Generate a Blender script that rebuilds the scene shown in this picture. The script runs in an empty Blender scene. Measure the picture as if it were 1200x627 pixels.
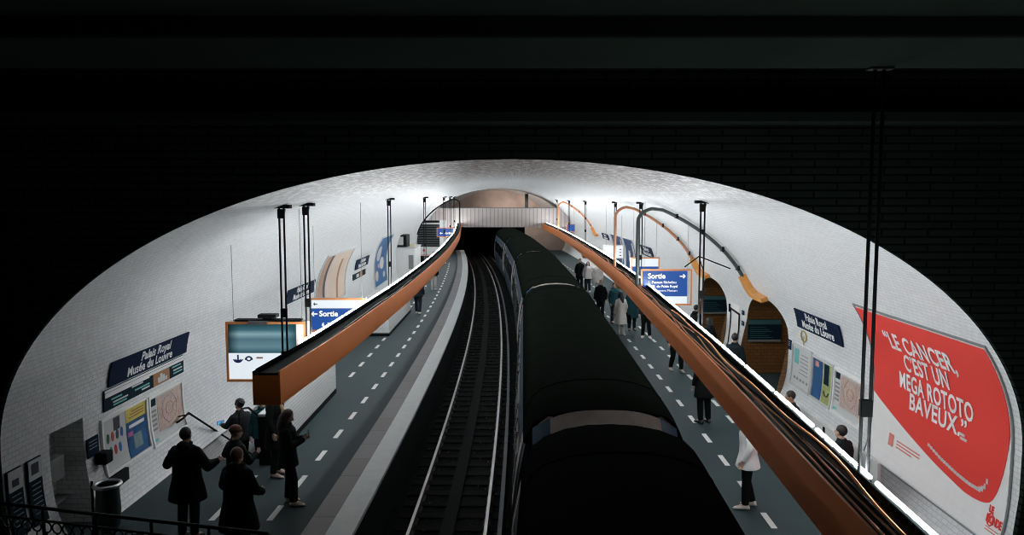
import bpy, bmesh, math, random
from mathutils import Vector, Matrix, Euler
random.seed(7)
S = bpy.context.scene
C = S.collection
PI = math.pi
# ------------------------------------------------------------------ camera, world, exposure
cam = bpy.data.cameras.new('camera'); cam.sensor_width = 36; cam.lens = 914 / 1200 * 36
cam.clip_start = .05; cam.clip_end = 300
co = bpy.data.objects.new('camera', cam); C.objects.link(co)
co.location = (0, 0, 5.2); co.rotation_euler = (PI / 2 - math.atan(81.5 / 914), 0, 0)
S.camera = co
W = bpy.data.worlds.new('world'); S.world = W; W.use_nodes = True
W.node_tree.nodes['Background'].inputs[0].default_value = (.02, .03, .028, 1)
W.node_tree.nodes['Background'].inputs[1].default_value = .02
S.view_settings.view_transform = 'Standard'; S.view_settings.look = 'None'
S.view_settings.exposure = 0; S.view_settings.gamma = 1; S.view_settings.use_curve_mapping = False
S.cycles.use_denoising = True
S.cycles.max_bounces = 8; S.cycles.diffuse_bounces = 4; S.cycles.glossy_bounces = 3
S.cycles.sample_clamp_indirect = 6; S.cycles.filter_width = 1.0
TUBE = 138.0            # radiance of the fluorescent tubes
def area_light(name, loc, rot, size, power, color, sy=None):
    l = bpy.data.lights.new(name, 'AREA'); l.energy = power; l.color = color; l.size = size
    if sy: l.shape = 'RECTANGLE'; l.size_y = sy
    o = bpy.data.objects.new(name, l); C.objects.link(o); o.location = loc; o.rotation_euler = rot
    return o
area_light('hall_lamp', (12.5, 3.0, 4.6), (math.radians(20), math.radians(115), 0), 1.6, 18, (.62, 1, .80), .6)
area_light('corridor_lamp', (8.3, 21.1, 2.3), (0, 0, 0), .5, 4, (1, .72, .42))
area_light('corridor_lamp', (8.3, 26.7, 2.3), (0, 0, 0), .5, 3, (1, .72, .42))
area_light('far_lamp', (.4, 76.3, 4.7), (math.radians(60), 0, 0), 5.0, 170, (1, .86, .78), .3)

# ------------------------------------------------------------------ materials
MATS = {}
def mat(name, col, rough=.6, metal=0, emit=0, noise=.12, scale=6, bump=0, spec=.5):
    if name in MATS: return MATS[name]
    m = bpy.data.materials.new(name); m.use_nodes = True; n = m.node_tree.nodes; l = m.node_tree.links
    b = n['Principled BSDF']
    b.inputs['Roughness'].default_value = rough; b.inputs['Metallic'].default_value = metal
    b.inputs['Specular IOR Level'].default_value = spec
    c = (*col, 1)
    if emit:
        b.inputs['Base Color'].default_value = (*[v * .12 for v in col], 1)
        b.inputs['Emission Color'].default_value = c; b.inputs['Emission Strength'].default_value = emit
    elif noise:
        t = n.new('ShaderNodeTexCoord'); z = n.new('ShaderNodeTexNoise'); z.inputs['Scale'].default_value = scale
        z.inputs['Detail'].default_value = 4
        r = n.new('ShaderNodeMix'); r.data_type = 'RGBA'
        r.inputs[6].default_value = (*[v * (1 - noise) for v in col], 1); r.inputs[7].default_value = (*[min(1, v * (1 + noise)) for v in col], 1)
        l.new(t.outputs['Object'], z.inputs['Vector']); l.new(z.outputs['Fac'], r.inputs[0]); l.new(r.outputs[2], b.inputs['Base Color'])
        if bump:
            u = n.new('ShaderNodeBump'); u.inputs['Strength'].default_value = bump; u.inputs['Distance'].default_value = .02
            l.new(z.outputs['Fac'], u.inputs['Height']); l.new(u.outputs['Normal'], b.inputs['Normal'])
    else:
        b.inputs['Base Color'].default_value = c
    MATS[name] = m; return m
def tile_mat(name, c1, c2, mortar, bw, rh, ms, rough=.2, bump=.6, stain=None, wav=.0, offset=.5, spec=.5):
    m = bpy.data.materials.new(name); m.use_nodes = True; n = m.node_tree.nodes; l = m.node_tree.links
    b = n['Principled BSDF']; uv = n.new('ShaderNodeUVMap'); br = n.new('ShaderNodeTexBrick')
    br.offset = offset; br.inputs['Scale'].default_value = 1; br.inputs['Brick Width'].default_value = bw; br.inputs['Row Height'].default_value = rh
    br.inputs['Mortar Size'].default_value = ms; br.inputs['Mortar Smooth'].default_value = .6; br.inputs['Bias'].default_value = 0
    br.inputs['Color1'].default_value = (*c1, 1); br.inputs['Color2'].default_value = (*c2, 1); br.inputs['Mortar'].default_value = (*mortar, 1)
    l.new(uv.outputs[0], br.inputs['Vector'])
    col = br.outputs['Color']
    nz = n.new('ShaderNodeTexNoise'); nz.inputs['Scale'].default_value = .9; nz.inputs['Detail'].default_value = 6; l.new(uv.outputs[0], nz.inputs['Vector'])
    if stain:
        # soot stains: patches that live on the crown of the vault (height mask) broken up by noise
        tc = n.new('ShaderNodeNewGeometry'); sx = n.new('ShaderNodeSeparateXYZ'); l.new(tc.outputs['Position'], sx.inputs[0])
        mr = n.new('ShaderNodeMapRange'); mr.inputs[1].default_value = 4.95; mr.inputs[2].default_value = 5.5; l.new(sx.outputs[2], mr.inputs[0])
        n2 = n.new('ShaderNodeTexNoise'); n2.inputs['Scale'].default_value = 5.5; n2.inputs['Detail'].default_value = 10; n2.inputs['Roughness'].default_value = .7
        mp = n.new('ShaderNodeMapping'); mp.inputs['Scale'].default_value = (.8, 1.3, 1); l.new(uv.outputs[0], mp.inputs[0]); l.new(mp.outputs[0], n2.inputs['Vector'])
        r2 = n.new('ShaderNodeMapRange'); r2.inputs[1].default_value = .41; r2.inputs[2].default_value = .53; l.new(n2.outputs['Fac'], r2.inputs[0])
        mu = n.new('ShaderNodeMath'); mu.operation = 'MULTIPLY'; my = n.new('ShaderNodeMapRange'); my.inputs[1].default_value = 27; my.inputs[2].default_value = 15; l.new(sx.outputs[1], my.inputs[0]); m0 = n.new('ShaderNodeMath'); m0.operation = 'MULTIPLY'; l.new(mr.outputs[0], m0.inputs[0]); l.new(my.outputs[0], m0.inputs[1]); l.new(m0.outputs[0], mu.inputs[0]); l.new(r2.outputs[0], mu.inputs[1])
        mx = n.new('ShaderNodeMix'); mx.data_type = 'RGBA'; mx.inputs[7].default_value = (*stain, 1)
        l.new(mu.outputs[0], mx.inputs[0]); l.new(col, mx.inputs[6]); col = mx.outputs[2]
    l.new(col, b.inputs['Base Color'])
    b.inputs['Roughness'].default_value = rough; b.inputs['Specular IOR Level'].default_value = spec
    bp = n.new('ShaderNodeBump'); bp.inputs['Strength'].default_value = bump; bp.inputs['Distance'].default_value = .006; bp.invert = True
    l.new(br.outputs['Fac'], bp.inputs['Height'])
    if wav:
        b2 = n.new('ShaderNodeBump'); b2.inputs['Strength'].default_value = wav; b2.inputs['Distance'].default_value = .05
        n3 = n.new('ShaderNodeTexNoise'); n3.inputs['Scale'].default_value = 3.2; n3.inputs['Detail'].default_value = 3; l.new(uv.outputs[0], n3.inputs['Vector'])
        l.new(n3.outputs['Fac'], b2.inputs['Height']); l.new(b2.outputs['Normal'], bp.inputs['Normal'])
    l.new(bp.outputs['Normal'], b.inputs['Normal'])
    return m
M_VAULT = tile_mat('white bevelled tile', (.66, .68, .69), (.60, .62, .635), (.45, .46, .465), .15, .078, .007, .40, .55, stain=(.16, .12, .10), wav=.45)
M_PARAPET = tile_mat('parapet tile', (.70, .71, .71), (.66, .67, .67), (.40, .41, .41), .15, .078, .006, .25, .5)
M_CORR = tile_mat('orange tile', (.19, .09, .03), (.15, .07, .022), (.05, .025, .01), .2, .1, .008, .3, .6)
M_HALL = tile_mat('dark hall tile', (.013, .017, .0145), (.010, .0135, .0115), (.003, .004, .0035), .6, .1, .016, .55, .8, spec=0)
M_COPE = tile_mat('grey coping stone', (.30, .295, .295), (.27, .265, .265), (.12, .12, .12), .5, .95, .012, .75, .4, offset=0)
M_FLOOR = mat('platform asphalt', (.026, .043, .047), .6, noise=.16, scale=1.3, spec=.12)
M_WHITEEDGE = mat('white platform edge', (.80, .84, .84), .7, noise=.1, scale=5)
M_MARK = mat('white paint mark', (.55, .55, .53), .6)
M_CONC = mat('dark concrete', (.028, .031, .031), .85, noise=.3, scale=3, spec=.1)
M_BALLAST = mat('dark ballast', (.010, .0125, .0125), .9, noise=.7, scale=16, bump=.9, spec=.05)
M_RAILTOP = mat('polished rail', (.80, .78, .77), .38, 1, noise=.05)
M_RUST = mat('rusty steel', (.06, .045, .038), .7, .2, noise=.3)
M_SLEEPER = mat('oiled sleeper', (.012, .0125, .012), .9, noise=.3, spec=.1)
M_THIRD = mat('third rail cover', (.11, .125, .14), .5, .3)
M_ORANGE = mat('orange beam paint', (.97, .255, .055), .42, noise=.14, scale=.8)
M_ORANGED = mat('orange duct', (.62, .27, .06), .45, noise=.1)
M_DARK = mat('black steel', (.006, .007, .008), .7, 0, noise=.15, spec=.12)
M_TROUGH = mat('dark cable trough', (.007, .010, .010), .7, 0, noise=.4, scale=3, spec=.1)
M_BATTEN = mat('grey batten', (.006, .008, .008), .8, .0, noise=.1, spec=0)
M_ALU = mat('brushed aluminium', (.5, .51, .52), .35, .9, noise=.1)
M_TUBE = mat('lit fluorescent tube', (.93, .98, 1.0), emit=TUBE)
M_CABO = mat('orange cable', (.80, .33, .15), .8, spec=.1); M_CABP = mat('pinkish brown cable', (.60, .28, .18), .8, spec=.1); M_CABK = mat('black cable', (.008, .008, .009), .8, spec=.1)
M_NAVY = mat('navy enamel', (.005, .013, .036), .6, noise=.1, spec=.05)
M_TEALD = mat('dark teal board', (.005, .018, .028), .6, noise=.2, spec=.05)
M_WHITE = mat('white enamel', (.74, .74, .74), .35, noise=.05)
M_PALE = mat('pale grey panel', (.5, .51, .51), .5, noise=.06)
M_GREY = mat('mid grey metal', (.22, .23, .23), .5, .3)
M_LGREEN = mat('pale green panel', (.12, .40, .40), .5)
M_RED = mat('poster red', (.70, .045, .035), .45, noise=.06, scale=1)
M_REDPALE = mat('faded red print', (.62, .26, .22), .5)
M_BROWN = mat('brown board', (.28, .13, .05), .5, noise=.2)
M_YEL = mat('poster yellow', (.58, .47, .10), .5, noise=.3, scale=9)
M_BLUEP = mat('poster blue', (.018, .085, .22), .4, noise=.6, scale=5)
M_BLUEL = mat('lit blue sign', (.006, .065, .30), emit=1.0); M_WHITEL = mat('lit white sign', (.86, .93, 1), emit=.85)
M_TXTL = mat('lit white lettering', (.95, .97, 1), emit=.9)
M_TXT = mat('white lettering', (.72, .72, .72), .5, noise=0); M_INK = mat('dark ink', (.03, .035, .05), .6, noise=0)
M_INKBLUE = mat('blue ink', (.03, .06, .25), .6, noise=0)
M_SCREEN = mat('glossy teal glass', (.012, .045, .06), .12, noise=.1)
M_ROOF = mat('dark train roof', (.015, .019, .0155), .8, noise=.3, scale=2, spec=0)
M_CARBLUE = mat('train blue', (.008, .05, .10), .5, noise=.1, spec=.2); M_CARSIDE = mat('train side dark', (.010, .030, .045), .5, noise=.15, spec=.2)
M_CARPALE = mat('dusty pale train end', (.70, .61, .57), .6, noise=.25, scale=5)
M_GLASS = mat('dark window glass', (.01, .018, .024), .08, noise=0); M_RUBBER = mat('black rubber', (.006, .006, .006), .9, spec=0)
M_STONE = mat('brown end wall', (.36, .29, .25), .9, noise=.5, scale=.7); M_RIB = mat('pale pinkish fascia', (.60, .54, .52), .6, noise=.06)
M_SIGNORANGE = mat('orange sign frame', (.60, .23, .08), .4)
M_BEIGE = mat('beige poster print', (.55, .44, .36), .5, noise=.15, scale=2)
def map_mat():
    m = bpy.data.materials.new('street map print'); m.use_nodes = True; n = m.node_tree.nodes; l = m.node_tree.links; b = n['Principled BSDF']
    uv = n.new('ShaderNodeUVMap'); v = n.new('ShaderNodeTexVoronoi'); v.feature = 'DISTANCE_TO_EDGE'; v.inputs['Scale'].default_value = 11; l.new(uv.outputs[0], v.inputs['Vector'])
    r = n.new('ShaderNodeMapRange'); r.inputs[1].default_value = .01; r.inputs[2].default_value = .06; l.new(v.outputs['Distance'], r.inputs[0])
    v2 = n.new('ShaderNodeTexVoronoi'); v2.inputs['Scale'].default_value = 6; l.new(uv.outputs[0], v2.inputs['Vector'])
    hs = n.new('ShaderNodeHueSaturation'); hs.inputs['Saturation'].default_value = .28; hs.inputs['Value'].default_value = .55; l.new(v2.outputs['Color'], hs.inputs['Color'])
    a = n.new('ShaderNodeMix'); a.data_type = 'RGBA'; a.inputs[0].default_value = .28; a.inputs[6].default_value = (.55, .40, .34, 1); l.new(hs.outputs[0], a.inputs[7])
    x = n.new('ShaderNodeMix'); x.data_type = 'RGBA'; x.inputs[6].default_value = (.40, .24, .20, 1); l.new(r.outputs[0], x.inputs[0]); l.new(a.outputs[2], x.inputs[7])
    l.new(x.outputs[2], b.inputs['Base Color']); b.inputs['Roughness'].default_value = .4
    return m
M_MAP = map_mat()
def banded_mat():
    # dark display panel; its soft bright bands are painted into the emission
    m = bpy.data.materials.new('dark panel with glow bands'); m.use_nodes = True; n = m.node_tree.nodes; l = m.node_tree.links; b = n['Principled BSDF']
    b.inputs['Base Color'].default_value = (.01, .04, .05, 1); b.inputs['Roughness'].default_value = .15
    t = n.new('ShaderNodeTexCoord'); mp = n.new('ShaderNodeSeparateXYZ'); l.new(t.outputs['Generated'], mp.inputs[0])
    r = n.new('ShaderNodeValToRGB'); e = r.color_ramp.elements; e[0].position = 0; e[0].color = (.03, .10, .13, 1); e[1].position = 1; e[1].color = (.012, .05, .065, 1)
    for p, c in ((.22, (.16, .30, .36, 1)), (.36, (.13, .25, .30, 1)), (.48, (.10, .20, .25, 1)), (.66, (.30, .48, .54, 1)), (.80, (.06, .16, .20, 1))): q = e.new(p); q.color = c
    l.new(mp.outputs[2], r.inputs[0])
    h = n.new('ShaderNodeValToRGB'); e = h.color_ramp.elements; e[0].position = 0; e[0].color = (.08, .08, .08, 1); e[1].position = 1; e[1].color = (.12, .12, .12, 1)
    for p, v in ((.16, 1), (.82, .9)): q = e.new(p); q.color = (v, v, v, 1)
    l.new(mp.outputs[0], h.inputs[0])
    x = n.new('ShaderNodeMix'); x.data_type = 'RGBA'; x.blend_type = 'MULTIPLY'; x.inputs[0].default_value = 1; l.new(r.outputs[0], x.inputs[6]); l.new(h.outputs[0], x.inputs[7])
    l.new(x.outputs[2], b.inputs['Emission Color']); b.inputs['Emission Strength'].default_value = .75
    return m
M_BANDED = banded_mat()

# ------------------------------------------------------------------ mesh helpers
class MB:
    """collects shapes; build() links them as ONE mesh object"""
    def __init__(s): s.v = []; s.f = []; s.m = []; s.uv = {}
    def add(s, vs, fs, mi=0):
        o = len(s.v); s.v += [Vector(p) for p in vs]
        for f in fs: s.f.append([o + i for i in f]); s.m.append(mi)
        return s
    def box(s, x0, x1, y0, y1, z0, z1, mi=0):
        return s.add([(x0,y0,z0),(x1,y0,z0),(x1,y1,z0),(x0,y1,z0),(x0,y0,z1),(x1,y0,z1),(x1,y1,z1),(x0,y1,z1)],
              [(0,3,2,1),(4,5,6,7),(0,1,5,4),(1,2,6,5),(2,3,7,6),(3,0,4,7)], mi)
    def rings(s, rings, mi=0, cap=True, closed=True):
        n = len(rings[0]); vs = [p for r in rings for p in r]; fs = []
        for i in range(len(rings) - 1):
            for j in range(n if closed else n - 1):
                k = (j + 1) % n; fs.append((i*n+j, i*n+k, (i+1)*n+k, (i+1)*n+j))
        if cap and closed: fs.append(tuple(range(n - 1, -1, -1))); fs.append(tuple((len(rings)-1)*n + i for i in range(n)))
        return s.add(vs, fs, mi)
    def tube(s, pts, r, n=10, mi=0, cap=True):
        pts = [Vector(p) for p in pts]; rs = r if isinstance(r, (list, tuple)) else [r] * len(pts); R = []; up = None
        for i, p in enumerate(pts):
            d = (pts[min(i+1, len(pts)-1)] - pts[max(i-1, 0)]).normalized()
            if up is None:
                up = Vector((0,0,1)) if abs(d.z) < .9 else Vector((1,0,0))
            a = d.cross(up).normalized(); up = a.cross(d).normalized()
            R.append([p + rs[i] * (a * math.cos(2*PI*k/n) + up * math.sin(2*PI*k/n)) for k in range(n)])
        return s.rings(R, mi, cap)
    def ell(s, c, r, n=14, m=9, rot=None, mi=0):
        c = Vector(c); R = []; rm = rot or Matrix.Identity(3)
        for i in range(m + 1):
            t = -PI/2 + PI * i / m; cr = max(.02, math.cos(t))
            R.append([c + rm @ Vector((r[0]*cr*math.cos(2*PI*k/n), r[1]*cr*math.sin(2*PI*k/n), r[2]*math.sin(t))) for k in range(n)])
        return s.rings(R, mi)
    def disc_ring(s, c, R, r, axis='z', n=28, k=8, mi=0):
        pts = []
        for i in range(n):
            a = 2*PI*i/n; row = []
            for j in range(k):
                b = 2*PI*j/k; rr = R + r*math.cos(b); h = r*math.sin(b)
                q = {'z': (rr*math.cos(a), rr*math.sin(a), h), 'y': (rr*math.cos(a), h, rr*math.sin(a)), 'x': (h, rr*math.cos(a), rr*math.sin(a))}[axis]
                row.append(Vector(c) + Vector(q))
            pts.append(row)
        pts.append(pts[0]); return s.rings(pts, mi, cap=False)
    def build(s, name, mats, parent=None, smooth=False, uv=None, bevel=0):
        me = bpy.data.meshes.new(name); off = Vector((0,0,0))
        if parent is not None:
            off = parent.location.copy()
            if parent.parent is not None: off += parent.parent.location
        me.from_pydata([p - off for p in s.v], [], s.f)
        if not isinstance(mats, (list, tuple)): mats = [mats]
        for m in mats: me.materials.append(m)
        me.polygons.foreach_set('material_index', s.m)
        if uv:
            L = me.uv_layers.new(name='UVMap')
            for lp in me.loops: L.data[lp.index].uv = uv(s.v[lp.vertex_index])
        elif s.uv:
            L = me.uv_layers.new(name='UVMap')
            for lp in me.loops: L.data[lp.index].uv = s.uv.get(lp.vertex_index, (0, 0))
        if smooth: me.polygons.foreach_set('use_smooth', [True] * len(me.polygons))
        bm = bmesh.new(); bm.from_mesh(me); bmesh.ops.recalc_face_normals(bm, faces=bm.faces)
        if bevel:
            eds = [e for e in bm.edges if len(e.link_faces) == 2 and e.calc_face_angle(0) > .5]
            bmesh.ops.bevel(bm, geom=eds, offset=bevel, segments=2, affect='EDGES', profile=.5)
        bm.to_mesh(me); bm.free()
        o = bpy.data.objects.new(name, me); C.objects.link(o)
        if parent is not None: o.parent = parent
        return o
def tag(o, label, cat, group=None, kind=None):
    o['label'] = label; o['category'] = cat
    if group: o['group'] = group
    if kind: o['kind'] = kind
    return o
def thing(name, label, cat, loc=(0,0,0), group=None):
    o = bpy.data.objects.new(name, None); C.objects.link(o); o.location = loc; o.empty_display_size = .2
    return tag(o, label, cat, group)
def struct(o): o['kind'] = 'structure'; return o
def dup(root, loc, label=None):
    r = root.copy(); C.objects.link(r); r.location = loc
    if label: r['label'] = label
    for ch in list(root.children):
        c = ch.copy(); C.objects.link(c); c.parent = r
        for g in list(ch.children):
            d = g.copy(); C.objects.link(d); d.parent = c
    return r
def lerp(tab, y):
    """monotone-ish cubic interpolation through (y, x) pairs"""
    if y <= tab[0][0]: a, b = tab[0], tab[1]; return a[1] + (b[1]-a[1]) / (b[0]-a[0]) * (y - a[0])
    if y >= tab[-1][0]: a, b = tab[-2], tab[-1]; return b[1] + (b[1]-a[1]) / (b[0]-a[0]) * (y - b[0])
    for i in range(len(tab) - 1):
        if tab[i][0] <= y <= tab[i+1][0]:
            p0, p1 = tab[i], tab[i+1]; h = p1[0]-p0[0]; t = (y-p0[0])/h
            def sl(k):
                if k == 0: return (tab[1][1]-tab[0][1])/(tab[1][0]-tab[0][0])
                if k == len(tab)-1: return (tab[-1][1]-tab[-2][1])/(tab[-1][0]-tab[-2][0])
                return (tab[k+1][1]-tab[k-1][1])/(tab[k+1][0]-tab[k-1][0])
            m0, m1 = sl(i)*h, sl(i+1)*h
            return (2*t**3-3*t*t+1)*p0[1] + (t**3-2*t*t+t)*m0 + (-2*t**3+3*t*t)*p1[1] + (t**3-t*t)*m1

# ------------------------------------------------------------------ station geometry (x right, y along the track, z up; platform level z = 0)
AX = 6.85; Y0, Y1 = 10.2, 78.0
def cT(y): return .3 - (y - 25) ** 2 / 1120          # bend of the tracks
def cV(y): return .12 - (y - 25) ** 2 / 1700         # bend of the vault
def bV(y): return 3.9 + max(0, y - 10.5) * .006
def hw(z, y):
    if z >= 1.8: return AX * math.sqrt(max(0, 1 - ((z - 1.8) / bV(y)) ** 2))
    return AX * (1 - .05 * ((1.8 - z) / 1.8) ** 4)
_s = {}
def arc(z, y=25):
    """arc length up the wall from the platform to height z"""
    k = round(z, 2)
    if k not in _s:
        a = 0; n = 60; px, pz = hw(0, y), 0
        for i in range(1, n + 1):
            q = z * i / n; x = hw(q, y); a += math.hypot(x - px, q - pz); px, pz = x, q
        _s[k] = a
    return _s[k]
def WP(side, y, z, off=0.0):
    """a point on the wall (side -1 left, 1 right), off metres in front of it"""
    e = .02; dx = (hw(z + e, y) - hw(z - e, y)) / (2 * e); L = math.hypot(1, dx)
    n = Vector((-side, 0, dx)) / L          # pointing into the station: (-side, slope)
    return Vector((cV(y) + side * hw(z, y), y, z)) + Vector((-side * off / L, 0, off * dx / L))
def patch(mb, side, ya, yb, z0, z1, off, th=.02, mi=0, ny=None, nz=None, zf=None):
    """a curved panel on the wall; zf(y) -> (z0, z1) lets its outline vary"""
    ny = ny or max(1, int(abs(yb - ya) / .35)); nz = nz or max(1, int((z1 - z0) / .12)); base = len(mb.v)
    g = {}
    for i in range(ny + 1):
        y = ya + (yb - ya) * i / ny; a, b = zf(y) if zf else (z0, z1)
        for j in range(nz + 1):
            z = a + (b - a) * j / nz
            for k, o in ((0, off + th), (1, off)):
                g[i, j, k] = len(mb.v); mb.v.append(WP(side, y, z, o)); mb.uv[g[i, j, k]] = ((y - ya) * (1 if side < 0 else -1), z - z0)
    def q(*ix): mb.f.append(list(ix)); mb.m.append(mi)
    for i in range(ny):
        for j in range(nz):
            q(g[i,j,0], g[i+1,j,0], g[i+1,j+1,0], g[i,j+1,0])
        q(g[i,0,0], g[i,0,1], g[i+1,0,1], g[i+1,0,0]); q(g[i,nz,0], g[i+1,nz,0], g[i+1,nz,1], g[i,nz,1])
    for j in range(nz):
        q(g[0,j,0], g[0,j+1,0], g[0,j+1,1], g[0,j,1]); q(g[ny,j,0], g[ny,j,1], g[ny,j+1,1], g[ny,j+1,0])
    return mb
def text_geo(s, size, bold=0, ext=.003, xs=1, align='CENTER', shear=0, spacing=1, line=1):
    cu = bpy.data.curves.new('lettering', 'FONT'); cu.body = s; cu.size = size; cu.align_x = align; cu.align_y = 'CENTER'
    cu.offset = bold; cu.extrude = ext; cu.shear = shear; cu.space_character = spacing; cu.resolution_u = 3; cu.space_line = line
    o = bpy.data.objects.new('lettering', cu); C.objects.link(o); bpy.context.view_layer.update()
    me = bpy.data.meshes.new_from_object(o.evaluated_get(bpy.context.evaluated_depsgraph_get()))
    vs = [(v.co.x * xs, v.co.y, v.co.z) for v in me.vertices]; fs = [tuple(p.vertices) for p in me.polygons]
    bpy.data.objects.remove(o); bpy.data.curves.remove(cu); bpy.data.meshes.remove(me)
    return vs, fs
def wall_text(side, s, yc, zc, size, m, parent, name='lettering', off=.03, **k):
    vs, fs = text_geo(s, size, **k); mb = MB()
    mb.add([WP(side, yc + (x if side < 0 else -x), zc + y, off + z) for x, y, z in vs], fs)
    return mb.build(name, m, parent)
def flat_text(s, x, y, z, size, m, parent, name='lettering', **k):
    """lettering on a panel that faces the camera end (-y)"""
    vs, fs = text_geo(s, size, **k)
    return MB().add([(x + a, y - c, z + b) for a, b, c in vs], fs).build(name, m, parent)
# ------------------------------------------------------------------ the vault
ZS = 3.6
def arch_top(ya, yb, zc, zj):
    def f(y):
        t = (y - (ya + yb) / 2) / ((yb - ya) / 2); return zj + (zc - zj) * math.sqrt(max(0, 1 - t * t))
    return f
ARCHES = [(19.35, 22.9, 2.5, 1.62), (25.05, 28.5, 2.45, 1.62)]
NICHE = (11.25, 12.14, 1.72)
def wall(side, name):
    cols = []
    ys = [Y0 + .5 * i for i in range(int((Y1 - Y0) / .5) + 1)]
    ops = [(a, b, arch_top(a, b, zc, zj)) for a, b, zc, zj in ARCHES] if side > 0 else [(NICHE[0], NICHE[1], lambda y: NICHE[2])]
    for a, b, f in ops: ys = [y for y in ys if not a <= y <= b]
    for y in ys: cols.append((y, 0.0))
    for k, (a, b, f) in enumerate(ops):
        n = 36
        cols += [(a, 0.0), (b + 1e-4, 0.0)] + [(a + 1e-5 + (b - a - 2e-5) * i / n, f(a + (b - a) * i / n)) for i in range(n + 1)]
    cols.sort(); mb = MB(); N = 34
    for i, (y, z0) in enumerate(cols):
        for j in range(N + 1):
            z = z0 + (ZS - z0) * j / N; mb.uv[len(mb.v)] = (y, arc(z)); mb.v.append(WP(side, y, z))
    for i in range(len(cols) - 1):
        if cols[i+1][0] - cols[i][0] < 1e-3: continue
        for j in range(N):
            a = i * (N + 1) + j; mb.f.append([a, a + N + 1, a + N + 2, a + 1]); mb.m.append(0)
    return struct(mb.build(name, M_VAULT, smooth=True))
wall(-1, 'wall_left'); wall(1, 'wall_right')
mb = MB(); th0 = math.asin((ZS - 1.8) / 3.99); N = 56; ny = int((Y1 - Y0) / .75); s = arc(ZS); prev = None
for j in range(N + 1):
    for i in range(ny + 1):
        y = Y0 + (Y1 - Y0) * i / ny
        t0 = math.asin((ZS - 1.8) / bV(y)); th = PI - t0 - (PI - 2 * t0) * j / N
        p = Vector((cV(y) + AX * math.cos(th), y, 1.8 + bV(y) * math.sin(th)))
        if i == 10:
            if prev is not None: s += (Vector((p.x, 0, p.z)) - prev).length
            prev = Vector((p.x, 0, p.z))
    for i in range(ny + 1):
        y = Y0 + (Y1 - Y0) * i / ny
        t0 = math.asin((ZS - 1.8) / bV(y)); th = PI - t0 - (PI - 2 * t0) * j / N
        mb.uv[len(mb.v)] = (y, s); mb.v.append(Vector((cV(y) + AX * math.cos(th), y, 1.8 + bV(y) * math.sin(th))))
for j in range(N):
    for i in range(ny):
        a = j * (ny + 1) + i; mb.f.append([a, a + 1, a + ny + 2, a + ny + 1]); mb.m.append(0)
struct(mb.build('ceiling', M_VAULT, smooth=True))

# wall niche (left) and its inside
mb = MB(); ya, yb, zt = NICHE
for (p, q, uu) in (((yb, 0), (yb, .45), 0), ((ya, 0), (ya, .45), 1)):
    a, b = WP(-1, p[0], 0), WP(-1, p[0], zt); dx = Vector((-.45, 0, 0)); o = len(mb.v)
    wall_pts = [WP(-1, p[0], zt * k / 8) for k in range(9)]
    for k, w in enumerate(wall_pts):
        mb.uv[len(mb.v)] = (0, w.z); mb.v.append(w); mb.uv[len(mb.v)] = (.45, w.z); mb.v.append(Vector((-7.3, p[0], w.z)))
    for k in range(8): mb.f.append([o + 2*k, o + 2*k + 1, o + 2*k + 3, o + 2*k + 2]); mb.m.append(0)
o = len(mb.v)
for (x, y, z, u, v) in ((-7.3, ya, 0, 0, 0), (-7.3, yb, 0, .9, 0), (-7.3, yb, zt, .9, zt), (-7.3, ya, zt, 0, zt)): mb.uv[len(mb.v)] = (u, v); mb.v.append(Vector((x, y, z)))
mb.f.append([o, o+1, o+2, o+3]); mb.m.append(0); o = len(mb.v)
for p in (WP(-1, ya, zt), WP(-1, yb, zt), Vector((-7.3, yb, zt)), Vector((-7.3, ya, zt))): mb.uv[len(mb.v)] = (p.y, p.x); mb.v.append(p)
mb.f.append([o, o+1, o+2, o+3]); mb.m.append(0)
struct(mb.build('wall_niche', M_PARAPET))

# corridors behind the two arches (right)
for a, b, zc, zj in ARCHES:
    f = arch_top(a, b, zc, zj); mb = MB(); n = 36; prof = [(a, 0)] + [(a + (b-a)*i/n, f(a + (b-a)*i/n)) for i in range(n + 1)] + [(b, 0)]
    L = 0; pp = None
    for i, (y, z) in enumerate(prof):
        if pp: L += math.hypot(y - pp[0], z - pp[1])
        pp = (y, z)
        x0 = WP(1, y, z).x
        for k, x in enumerate((x0, 8.6, 11.0)): mb.uv[len(mb.v)] = (x, L); mb.v.append(Vector((x, y, z)))
    for i in range(len(prof) - 1):
        for k in range(2): q = 3*i + k; mb.f.append([q, q+1, q+4, q+3]); mb.m.append(0)
    o = len(mb.v)
    for i, (y, z) in enumerate(prof): mb.uv[len(mb.v)] = (y, z); mb.v.append(Vector((11.0, y, z)))
    mb.f.append(list(range(o, o + len(prof)))); mb.m.append(0)
    struct(mb.build('wall_corridor', M_CORR))
    struct(MB().box(6.2, 11.0, a, b, -.12, -.002).build('floor_corridor', M_FLOOR))

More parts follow.
